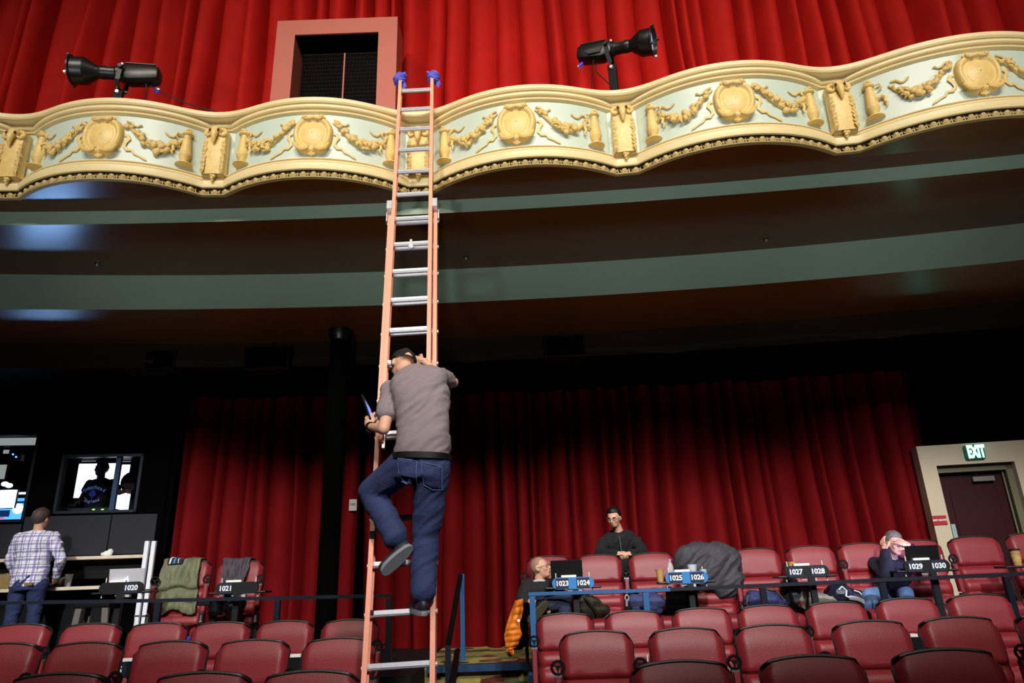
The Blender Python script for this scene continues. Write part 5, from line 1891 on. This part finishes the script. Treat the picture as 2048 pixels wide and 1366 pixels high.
# small spade between the words
sp = MB()
pl = []
for k in range(24):
    a = 2 * pi * k / 24
    pl.append((.045 * sin(a) * (1 - .35 * cos(a)), .05 * cos(a) + (.02 if cos(a) > .95 else 0)))
sp.prism([(x, z + ch.z + .07) for x, z in pl], .004, T((0, -.165, 0)))
sp.prism([(-.012, ch.z + .0), (.012, ch.z + .0), (.004, ch.z + .04), (-.004, ch.z + .04)], .004, T((0, -.165, 0)))
sp.build('spade_print', mat('blue_shirt_print', '3a50c8', .7), pk_, False)
# ------------------------------------------------------------------ seat tables with number plates
m_trayblk = mat('black_table_laminate', '0c0d10', .4)
m_trayblue = mat('blue_table_paint', '2F7FC4', .4)
m_plateb = mat('navy_number_plate', '0b1730', .5)
m_num = mat('white_numerals', 'f2f4f8', .5)
m_card = mat('white_card_stock', 'F4F2EC', .6)
m_pin = mat('white_pin', 'D8D4CC', .4)
f_tray = poly((-0.013, -0.02, 7.28))
def tray(px, py, nums, m, label, f=f_tray, row='D', card=True, w_=.42):
    p = oncurve(px, py, f)
    a = atan2(f(p.x + .05) - f(p.x - .05), .1)
    t = thing('seat_table', label, 'table', p, a, 'numbered tables between the seats')
    h_ = .112
    pl = []
    r = h_ / 2
    for k in range(9):
        an = pi / 2 - pi * k / 8
        pl.append((w_ / 2 - r + r * cos(an), r * sin(an)))
    for k in range(9):
        an = -pi / 2 - pi * k / 8
        pl.append((-w_ / 2 + r + r * cos(an), r * sin(an)))
    MB().prism(pl, .03, T((0, -.015, 0))).build('front_board', m, t, 30)
    MB().box((0, .11, -.045), (w_ + .14, .24, .022)).build('tabletop', m_trayblk, t, False, .008)
    for k, nn in enumerate(nums):
        if not nn: continue
        x = (-.11, .10)[k]
        pn = MB().box((x, -.018, 0), (.130, .008, .096)).build('number_plate', m_plateb, t, False)
        text_mesh(nn, .066, T((x, -.024, -.002)) @ UP, m_num, 'numerals', pn, .001, bold=.002)
    for s in (-1, 1):
        MB().cyl((s * w_ * .40, .03, .045), (s * w_ * .40, .03, .10), .006, n=6).build('pin', m_pin, t)
        MB().cyl((s * w_ * .46, .03, -.09), (s * w_ * .46, .03, -.05), .006, n=6).build('pin', m_pin, t)
    if card:
        c = MB().box((0, 0, 0), (.15, .05, .022))
        o = c.build('card_holder', m_card, t, False)
        o.location = (-.04, .01, .066)
    cl = MB().box((.05, .02, -.075), (.07, .05, .025)).box((.0, .02, -.068), (.11, .03, .016))
    cl.build('clamp', m_alu, t, False)
    zf = (zplat(p.x) if row == 'D' else zfloor(p.x, p.y)) - p.z
    MB().box((0.02, -.05, (zf - .056) / 2), (.055, .055, -zf - .056)).build('pedestal', m_trayblk, t, False)
    MB().box((0.02, .0, zf + .008), (.16, .20, .016)).build('foot', m_trayblk, t, False)
    return t, p, a
tA = tray(243, 1176, (None, '1020'), m_trayblk, 'black seat table numbered 1020 holding the silver laptop')
tB = tray(475, 1176, ('1021', None), m_trayblk, 'black seat table numbered 1021 in front of the dark grey jacket')
tC = tray(1146, 1166, ('1023', '1024'), m_trayblue, 'blue seat table numbered 1023 and 1024 beside the bald man')
tD = tray(1373, 1155, ('1025', '1026'), m_trayblue, 'blue seat table numbered 1025 and 1026 in front of the grey coat')
tE = tray(1613, 1143, ('1027', '1028'), m_trayblk, 'black seat table numbered 1027 and 1028 above the camouflage bag')
tF = tray(1853, 1132, ('1029', '1030'), m_trayblk, 'black seat table numbered 1029 and 1030 with the open black laptop')
f_tray2 = poly((-0.013, -0.02, 5.75))
tray(268, 1338, ('95', None), m_trayblk, 'black seat table partly hidden between the second row seats at far left', f_tray2, 'B', True, .34)
tray(592, 1330, (None, '28'), m_trayblk, 'black seat table partly hidden between the second row seats left of the ladder', f_tray2, 'B', True, .34)
tray(1262, 1340, (None, None), m_trayblk, 'black seat table partly hidden behind the first two seats right of the aisle', f_tray2, 'B', True, .34)
tray(1828, 1290, (None, None), m_trayblk, 'black seat table partly hidden between the second row seats at far right', f_tray2, 'B', True, .34)

# ------------------------------------------------------------------ laptops
def laptop(tr, dx, width, hgt, m_lid, label, logo=False, lit=False):
    t0, p, a = tr
    o = thing('laptop', label, 'laptop', p + V((dx * cos(a), dx * sin(a), 0)) + V((0, .035, -.033)), a)
    dpt = .19
    MB().box((0, dpt / 2 + .01, .008), (width, dpt, .014)).build('base', m_lid, o, False, .004)
    lid = MB()
    lid.box((0, 0, hgt / 2), (width, .008, hgt))
    l = lid.build('lid', m_lid, o, False, .003)
    l.location = (0, .012, .012)
    l.rotation_euler = (radians(8), 0, 0)
    s = MB().box((0, .0055, hgt / 2), (width - .02, .002, hgt - .02)).build('screen', mat('laptop_screen', '90a0ff', .4, emit='b4b4ff', estr=18.0) if lit else m_black, l, False)
    if logo:
        lg = MB()
        m_lg = mat('lit_emblem', 'ffffff', .4, emit='ffffff', estr=1.6)
        pl = []
        for k in range(28):
            an = 2 * pi * k / 28
            x, z = .024 * sin(an), .024 * cos(an)
            if z > .012: z -= .006 * max(0, 1 - abs(x) / .010)      # dip at the top
            if z < -.016: z += .004 * max(0, 1 - abs(x) / .008)
            d = sqrt((x - .032) ** 2 + (z - .004) ** 2)
            if d < .014:                                            # bite on the right side
                x = .032 - sqrt(max(0, .014 ** 2 - (z - .004) ** 2))
            pl.append((x, z))
        lg.prism([(x, z + hgt * .46) for x, z in pl], .002, T((0, -.0055, 0)))
        lg.prism([(x + .003, z + hgt * .46 + .028) for x, z in ((0, -.004), (.001, .006), (.010, .014), (.009, .004))], .002, T((0, -.0055, 0)))
        lg.build('emblem', m_lg, l, False)
    return o
m_silver = mat('silver_laptop_case', 'C2C2C6', .4, metal=.1)
laptop(tA, .02, .34, .205, m_silver, 'silver laptop with a glowing fruit emblem standing open on table 1020', True)
laptop(tC, -.055, .32, .245, m_black, 'black laptop open in front of the bald man behind table 1023')
laptop(tF, .0, .31, .215, m_black, 'black laptop open at table 1029 in front of the man holding his forehead', False, True)

# ------------------------------------------------------------------ cups and bottles
m_paper = mat('brown_paper_cup', 'B98F58', .6)
m_clearp = mat('clear_plastic', 'dfe6ee', .12, alpha=.38)
m_lidw = mat('dark_cup_lid', '1c1a1a', .4)
def cup(pos, rb, rt, h, m, label, lid=False, band=None, group=None):
    t = thing('cup', label, 'cup', pos, 0, group)
    MB().lathe([(rb * .9, .004), (rb, 0), (rt, h), (rt + .003, h), (rt + .003, h + .006), (rt - .003, h + .006), (rb - .004, .006), (0, .006)], 18, None, False).build('cup_body', m, t, 30)
    if band:
        MB().lathe([(rb + (rt - rb) * .25 + .001, h * .25), (rb + (rt - rb) * .7 + .001, h * .7)], 18, None, False).build('sleeve', band, t)
    if lid:
        MB().lathe([(rt + .005, h + .002), (rt + .005, h + .010), (rt - .004, h + .018), (0, h + .018)], 18).build('lid', m_lidw, t, 30)
    return t
def on(tr, dx, dy=.10):
    t0, p, a = tr
    return p + V((dx * cos(a) - dy * sin(a), dx * sin(a) + dy * cos(a), -.034))
cup(on(tD, -.245), .030, .040, .115, m_paper, 'brown paper cup at the left end of table 1025')
cup(on(tE, -.10), .030, .042, .125, m_paper, 'brown paper cup behind the number 1027')
cup(on(tD, .085), .032, .046, .15, m_clearp, 'clear plastic cup behind the number 1026')
cup(on(tD, .19), .028, .036, .10, m_clearp, 'small clear plastic cup at the right end of table 1026')
m_print_cup = mat('tan_printed_sleeve', 'C9A566', .6, var=.5, vscale=60)
pcup = oncurve(2036, 1131, f_tray)
shelf = thing('seat_table', 'dark seat table at the right frame edge holding the printed paper cup', 'table', pcup + V((.06, .0, -.012)), -.18, 'numbered tables between the seats')
MB().box((0, .02, 0), (.42, .26, .022)).build('tabletop', m_trayblk, shelf, False, .008)
zf = zplat(pcup.x) - pcup.z
MB().box((.08, .05, zf / 2 + .0), (.055, .055, -zf - .01)).build('pedestal', m_trayblk, shelf, False)
cup(pcup, .034, .045, .135, m_paper, 'tan printed paper cup with a dark lid at the right frame edge', True, m_print_cup)
b0 = on(tD, -.13, .13)
bt_ = thing('water_bottle', 'clear plastic water bottle with a lilac cap behind the number 1025', 'bottle', b0)
MB().lathe([(0, 0), (.032, .0), (.034, .01), (.034, .05), (.030, .06), (.034, .07), (.034, .13), (.030, .155), (.013, .185), (.013, .20)], 16).build('bottle_body', m_clearp, bt_)
MB().cyl((0, 0, .195), (0, 0, .215), .016, n=12).build('cap', mat('lilac_cap', 'a9a4dc', .4), bt_)
c0 = at(138, 1171, 8.62)
bz = BXF @ (BXI @ V((c0.x, c0.y, 0)))
loc = bpx(134, 1176, -.42)
cup(BXF @ V((loc.x, -.42, ZC2 + .0)), .034, .046, .14, m_clearp, 'clear plastic cup on the lower counter right of the plaid shirt man')
loc = bpx(212, 1110, -.22)
ts = thing('tissue', 'crumpled white tissue on the upper booth counter', 'tissue', BXF @ V((loc.x, -.18, ZC1 + .028)))
rm = MB(); rm.ell((0, 0, 0), (.06, .035, .030), 12, 8); rm.ell((.03, 0, .025), (.035, .03, .030), 10, 8); rm.ell((-.05, 0, -.005), (.035, .025, .02), 10, 8)
remesh(rm, .008, 1, .014, 30, 3).build('paper', m_card, ts)
# camouflage bag and small items on the lower counter
m_camo = mat('camouflage_cloth', '6a6450', .9, var=.7, vscale=14, bump=.4, bscale=30)
loc = bpx(112, 1168, -.36)
cb = thing('bag', 'small camouflage bag on the lower counter beside the plaid shirt man', 'bag', BXF @ V((loc.x, -.36, ZC2 + .062)), BA)
rm = MB(); rm.ell((0, 0, 0), (.15, .09, .065), 14, 10); rm.ell((-.1, 0, .02), (.08, .07, .06), 10, 8)
remesh(rm, .012, 2, .02, 14, 5).build('bag_body', m_camo, cb)
loc = bpx(6, 1160, -.36)
cb = thing('bag', 'small tan paper bag on the lower counter at the left frame edge', 'bag', BXF @ V((loc.x, -.36, ZC2 + .085)), BA)
rm = MB(); rm.box((0, 0, 0), (.22, .13, .17))
remesh(rm, .012, 3, .02, 12, 6).build('bag_body', mat('tan_paper', '8a7448', .8, var=.3), cb)

# ------------------------------------------------------------------ clothes over seats
def seatframe(i, row='D'):
    o = SEAT[row, i] if row == 'D' else SEAT[row]
    return o.matrix_world if False else (T(o.location) @ RZ(o.rotation_euler.z))
def draped(i, x0, x1, drop_f, drop_b, m, name, label, cat, seed, amp=.035, flare=.0, th=.012, extra_off=.0):
    """cloth hung over the top of seat i: front hem drop_f below the top, back hem drop_b"""
    M = seatframe(i)
    mb = MB()
    NU, NV = 40, 60
    tot = drop_f + drop_b + .14
    def f(u, v):
        s = v * tot
        x = x0 + (x1 - x0) * u
        if s < drop_f:
            zz = 1.075 - (drop_f - s)
            vv = max(0, min(1, (zz - .40) / .645))
            b = seat_backface(.5, vv)
            y = b.y - .030 - extra_off
            fl = (drop_f - s) / drop_f
            x += (u - .5) * flare * fl
        elif s < drop_f + .14:
            a = (s - drop_f) / .14
            y = .045 - .0 + .17 * a - .01
            zz = 1.088 + .018 * sin(pi * a)
            fl = 0
        else:
            zz = 1.085 - (s - drop_f - .14)
            y = .215 - (1.085 - zz) * .12 + .02
            fl = 0
        n1 = noise.noise(V((u * 5 + seed, v * 2.2, seed)))
        n2 = 1 - abs(noise.noise(V((u * 7 + v * 3 + seed, v * 4, seed * 2)))) * 2.2
        n3 = noise.noise(V(((u - v * .8) * 4 + seed, (u + v) * 1.2, seed * 3)))
        wv = (n1 * .5 + n2 * .4 + n3 * 1.1) * amp
        out = -1 if s < drop_f + .07 else 1
        y += out * (abs(wv) + .006)
        zz += .5 * wv * (.7 if s < drop_f + .14 and s > drop_f else .12)
        if s < drop_f:
            zz += .03 * sin(u * 9 + seed) * fl
        return M @ V((x, y, zz))
    mb.grid(f, NU, NV)
    root = thing(name, label, cat, M @ V((0, 0, 1.09)))
    for k, p in enumerate(mb.v): mb.v[k] = p - root.location
    o = mb.build('cloth', m, root)
    sd = o.modifiers.new('thick', 'SOLIDIFY')
    sd.thickness = th
    return root, M, f, o
m_olive = mat('olive_jacket_cloth', '6a6c50', .7, var=.45, vscale=7, bump=.25, bscale=40)
m_dkcloth = mat('dark_mauve_grey_cloth', '4a4249', .85, var=.2, vscale=6, bump=.2, bscale=40)
m_coat = mat('dark_grey_coat_cloth', '3a3a3f', .7, var=.25, vscale=6, bump=.25, bscale=40)
r, M, f, o = draped(0, -.24, .14, .52, .25, m_olive, 'jacket', 'olive green jacket with a striped collar hung over the seat beside the white poles', 'jacket', 3.1, .045, .10, .016)
for k, (mm, a, b) in enumerate(((mat('navy_stripe', '161c38', .8), .0, 1), (mat('white_stripe', 'e8e6e0', .8), .12, .22), (mat('blue_stripe', '3c7ab8', .8), .36, .50), (mat('cream_stripe', 'd8c8a8', .8), .66, .74))):
    cm_ = MB()
    off = .006 if k == 0 else .010
    cm_.grid(lambda u, v: f(.12 + .42 * (a + (b - a) * u), .53 + .17 * v) - r.location + V((0, -.012 - off, off)), 12, 10)
    q = cm_.build('collar' if k == 0 else 'stripe', mm, o if k else r)
    q.modifiers.new('thick', 'SOLIDIFY').thickness = .006
    if k == 0: col_o = q
draped(1, -.17, .11, .33, .22, m_dkcloth, 'jacket', 'dark mauve grey jacket hung over the seat behind table 1021', 'jacket', 8.4, .050, -.06, .016)
# dark grey coat heaped over seat 5
M = seatframe(5)
rm = MB()
for c_, r_ in (((-.02, .03, 1.0), (.30, .14, .16)), ((.13, .0, .93), (.22, .13, .22)), ((-.20, .0, .95), (.16, .12, .18)), ((.16, -.02, .80), (.20, .11, .20)), ((.0, -.03, .86), (.24, .11, .18)), ((-.15, .0, .82), (.17, .10, .16)), ((.20, .02, .72), (.13, .09, .15))):
    rm.ell(M @ V(c_), r_, 14, 10)
ct = thing('coat', 'dark grey coat heaped over the seat behind table 1026', 'coat', M @ V((0, 0, .95)))
g = remesh(rm, .014, 3, .055, 4.5, 12, 'diag')
for k, p in enumerate(g.v): g.v[k] = p - ct.location
g.build('cloth', m_coat, ct)
# orange jacket over the arm at the aisle
m_orange = mat('orange_quilted_nylon', 'E07A1C', .6, var=.2, vscale=8, bump=.3, bscale=40)
oj = at(1026, 1250, 7.38)
tj = thing('jacket', 'orange quilted jacket hanging from the seat arm beside the bald man', 'jacket', oj)
mb = MB()
P4 = [at(1036, 1199, 7.45), at(1048, 1200, 7.50), at(1044, 1290, 7.45), at(1010, 1303, 7.30)]
def oj_f(u, v):
    pts = [(1030, 1047, 1199), (1020, 1046, 1225), (1011, 1040, 1252), (1008, 1045, 1272), (1011, 1036, 1292), (1016, 1024, 1304)]
    k = v * (len(pts) - 1); i = min(len(pts) - 2, int(k)); fr = k - i
    l = pts[i][0] + (pts[i + 1][0] - pts[i][0]) * fr
    r_ = pts[i][1] + (pts[i + 1][1] - pts[i][1]) * fr
    y_ = pts[i][2] + (pts[i + 1][2] - pts[i][2]) * fr
    d = 7.38 - .06 * sin(pi * u) - .016 * abs(sin(v * 26)) - .02 * noise.noise(V((u * 4, v * 5, 2)))
    return at(l + (r_ - l) * u, y_ + (1 - u) * 4 - 2, d) - oj
mb.grid(oj_f, 20, 60)
o = mb.build('cloth', m_orange, tj)
o.modifiers.new('thick', 'SOLIDIFY').thickness = .05
dk = MB()
dk.grid(lambda u, v: oj_f(.55 + .5 * u, .05 + .9 * v) + V((.03 + .05 * u, .075, -.01)), 8, 30)
o = dk.build('lining', m_blackfab, tj); o.modifiers.new('thick', 'SOLIDIFY').thickness = .02
c_ = at(1037, 1241, 7.28)
MB().ell(c_ - oj, .012, 8, 6).build('badge_light', mat('small_led', 'e0e0ff', .4, emit='c8c8ff', estr=3), tj)

# ------------------------------------------------------------------ bags on the back row seats
def lump(name, label, cat, centre, parts, m, vox=.014, amp=.03, sc=7, seed=1, fold=(1, 1, 1), it=2):
    rm = MB()
    for c_, r_ in parts: rm.ell(V(c_), r_, 14, 10)
    t = thing(name, label, cat, centre)
    remesh(rm, vox, it, amp, sc, seed, fold).build(name + '_body' if name in ('bag', 'backpack') else 'cloth', m, t)
    return t
def seatpt(px, py, y): return at(px, py, y)
m_navybag = mat('navy_nylon', '26305f', .7, var=.15, vscale=6, bump=.25, bscale=60)
m_navybag2 = mat('slate_blue_canvas', '37406c', .8, var=.15, vscale=6, bump=.25, bscale=90)
yb_ = 7.45
c_ = seatpt(1288, 1208, yb_)
t = lump('bag', 'slate blue duffel bag on the seat right of the standing man', 'bag', c_, [((0, 0, -.02), (.19, .12, .11)), ((-.08, 0, .03), (.11, .10, .08)), ((.10, 0, .01), (.11, .10, .09))], m_navybag2, seed=2)
MB().tube([V((-.19, -.10, -.08)), V((-.20, -.11, .0)), V((-.185, -.10, .07)), V((-.15, -.08, .12)), V((-.08, -.06, .12)), V((.02, -.05, .12))], .012, 6).build('strap', m_black, t)
rg = MB()
rg.tube([V((-.185 + .018 * cos(a), -.118, .07 + .026 * sin(a))) for a in [2 * pi * k / 12 for k in range(13)]], .006, 6, False)
rg.bar((-.19, -.118, .045), (-.195, -.12, -.01), .022, .012)
rg.build('buckle', m_alu, t)
MB().box((-.175, -.115, -.055), (.07, .03, .08)).build('tag', m_black, t, False, .006)
c_ = seatpt(1178, 1210, yb_ - .02)
t = lump('backpack', 'dark olive backpack on the seat under table 1024', 'bag', c_, [((0, 0, -.02), (.14, .11, .11)), ((.06, 0, -.05), (.15, .10, .07)), ((-.06, 0, .04), (.09, .09, .08))], mat('dark_olive_nylon', '2f2e20', .7, var=.4, vscale=9, bump=.3, bscale=50), seed=5)
MB().tube([V((-.05, -.10, .08)), V((.0, -.13, .0)), V((.06, -.12, -.08))], .014, 6).build('strap', m_black, t)
c_ = seatpt(1528, 1199, yb_)
t = lump('bag', 'navy drawstring bag on the empty seat between tables 1026 and 1027', 'bag', c_, [((-.10, 0, -.01), (.10, .10, .10)), ((.05, 0, -.01), (.13, .10, .10)), ((.13, 0, -.05), (.10, .09, .05)), ((.02, 0, .06), (.05, .06, .05))], m_navybag, seed=7, amp=.035)
for q in (((-.17, -.07, -.09), (-.20, -.06, -.03), (-.17, -.05, .04), (-.12, -.05, .06)), ((-.03, -.10, -.09), (-.06, -.11, -.02), (-.03, -.10, .05), (.02, -.07, .08)), ((.03, -.05, .10), (.12, -.06, .08), (.18, -.07, -.01), (.21, -.06, -.09))):
    MB().tube([V(k) for k in q], .007, 6).build('cord', mat('brown_cord', '6a5038', .7), t)
c_ = seatpt(1583, 1184, yb_ + .06)
t = lump('backpack', 'dark grey backpack standing left of the camouflage bag under table 1027', 'bag', c_, [((0, 0, .0), (.11, .11, .15)), ((.02, -.04, -.06), (.09, .08, .09))], mat('charcoal_nylon', '202226', .6, bump=.25, bscale=60), seed=9, amp=.018)
MB().box((.03, -.125, -.10), (.03, .02, .05)).build('red_tag', mat('red_tag', 'a02018', .5), t, False)
MB().tube([V((-.05, -.11, .12)), V((-.06, -.13, .02)), V((-.04, -.12, -.10))], .012, 6).build('strap', m_black, t)
c_ = seatpt(1632, 1197, yb_ - .04)
t = lump('bag', 'grey camouflage bag on the seat under table 1028', 'bag', c_, [((-.02, 0, -.03), (.17, .11, .09)), ((-.08, 0, .05), (.08, .08, .10)), ((.10, 0, -.04), (.10, .09, .07))], mat('grey_camouflage', '8d8b80', .85, var=.85, vscale=16, bump=.4, bscale=40), seed=11, amp=.035)
MB().tube([V((-.14, -.08, -.10)), V((-.13, -.11, .0)), V((-.09, -.09, .12))], .012, 6).build('strap', m_black, t)
c_ = seatpt(1690, 1191, yb_ - .02)
t = lump('jacket', 'dark blue sports jacket with white piping heaped on the seat left of the man holding his forehead', 'jacket', c_, [((-.05, 0, .02), (.14, .11, .10)), ((.06, 0, -.02), (.17, .11, .08)), ((.14, -.02, -.07), (.10, .10, .06)), ((.17, -.08, -.16), (.05, .05, .14))], mat('navy_black_nylon', '12182e', .45, var=.4, vscale=6, bump=.3, bscale=40), seed=13, amp=.035)
t['label'] = 'dark blue sports jacket with white piping on the seat left of the forehead man'
m_whp = mat('white_piping', 'dfe3ee', .6)
MB().tube([V((-.10, -.11, .06)), V((-.07, -.125, .09)), V((-.03, -.12, .05)), V((-.045, -.125, .0)), V((-.01, -.13, -.02))], .009, 6).build('piping', m_whp, t)
MB().tube([V((-.02, -.13, -.015)), V((.06, -.14, -.03)), V((.12, -.135, -.06)), V((.15, -.13, -.10))], .022, 6, flat=.6).build('panel_stripe', mat('light_grey_panel', 'b8bcc6', .6), t)
MB().tube([V((.05, -.11, .05)), V((.10, -.115, .03)), V((.13, -.11, -.01))], .006, 6).build('piping', m_whp, t)
# black laptop sleeve leaning on seat under table 1025
c_ = seatpt(1364, 1203, 7.34)
t = thing('laptop_sleeve', 'black flat case leaning on the seat under table 1025', 'case', c_)
mb = MB().box((0, 0, 0), (.32, .03, .25), RY(.12) @ RX(-.2))
mb.build('case_body', m_blackfab, t, False, .012)
MB().box((-.12, -.0, .135), (.05, .025, .02)).build('clasp', m_plastic, t, False)
MB().ell((.17, -.01, .13), (.04, .03, .03), 10, 8).build('handle', m_plastic, t)
# black helmet shaped bag on seat 1021
c_ = seatpt(468, 1214, 7.40)
t = lump('bag', 'small black camera bag hanging below table 1021', 'bag', c_, [((0, 0, .02), (.11, .09, .09)), ((.02, 0, -.05), (.08, .08, .08)), ((-.02, 0, .10), (.09, .07, .06))], mat('black_nylon', '0b0b0d', .35), seed=15, amp=.03)
MB().tube([V((-.06, -.07, .1)), V((-.02, -.10, .04)), V((.05, -.09, .10))], .010, 6).build('strap', m_black, t)
# dark shelf arm between the two left seats
c_ = seatpt(420, 1210, 7.42)
t = thing('folded_table', 'black folded seat table between the olive jacket and table 1021', 'table', c_)
MB().box((-.05, 0, .02), (.12, .10, .05)).build('bracket', m_plastic, t, False, .008)
MB().lathe([(.0, -.10), (.07, -.10), (.085, .03), (.085, .05), (.0, .05)], 16, T((.055, .02, 0))).build('cup_well', m_plastic, t, 30)
MB().box((.03, .03, (zplat(c_.x) - c_.z - .08) / 2), (.06, .06, abs(zplat(c_.x) - c_.z) - .08)).build('post', m_plastic, t, False)
# blue violet box seen between third row seats
c_ = at(374, 1281, 6.75)
t = thing('box', 'small blue violet box between the third row seats left of the ladder', 'box', c_)
zf_ = zfloor(c_.x, 6.75)
MB().box((0, .05, (zf_ - c_.z + .03) / 2 + .0), (.07, .10, c_.z - zf_ + .03)).build('carton', mat('blue_violet_card', '2c24a0', .5), t, False, .004)
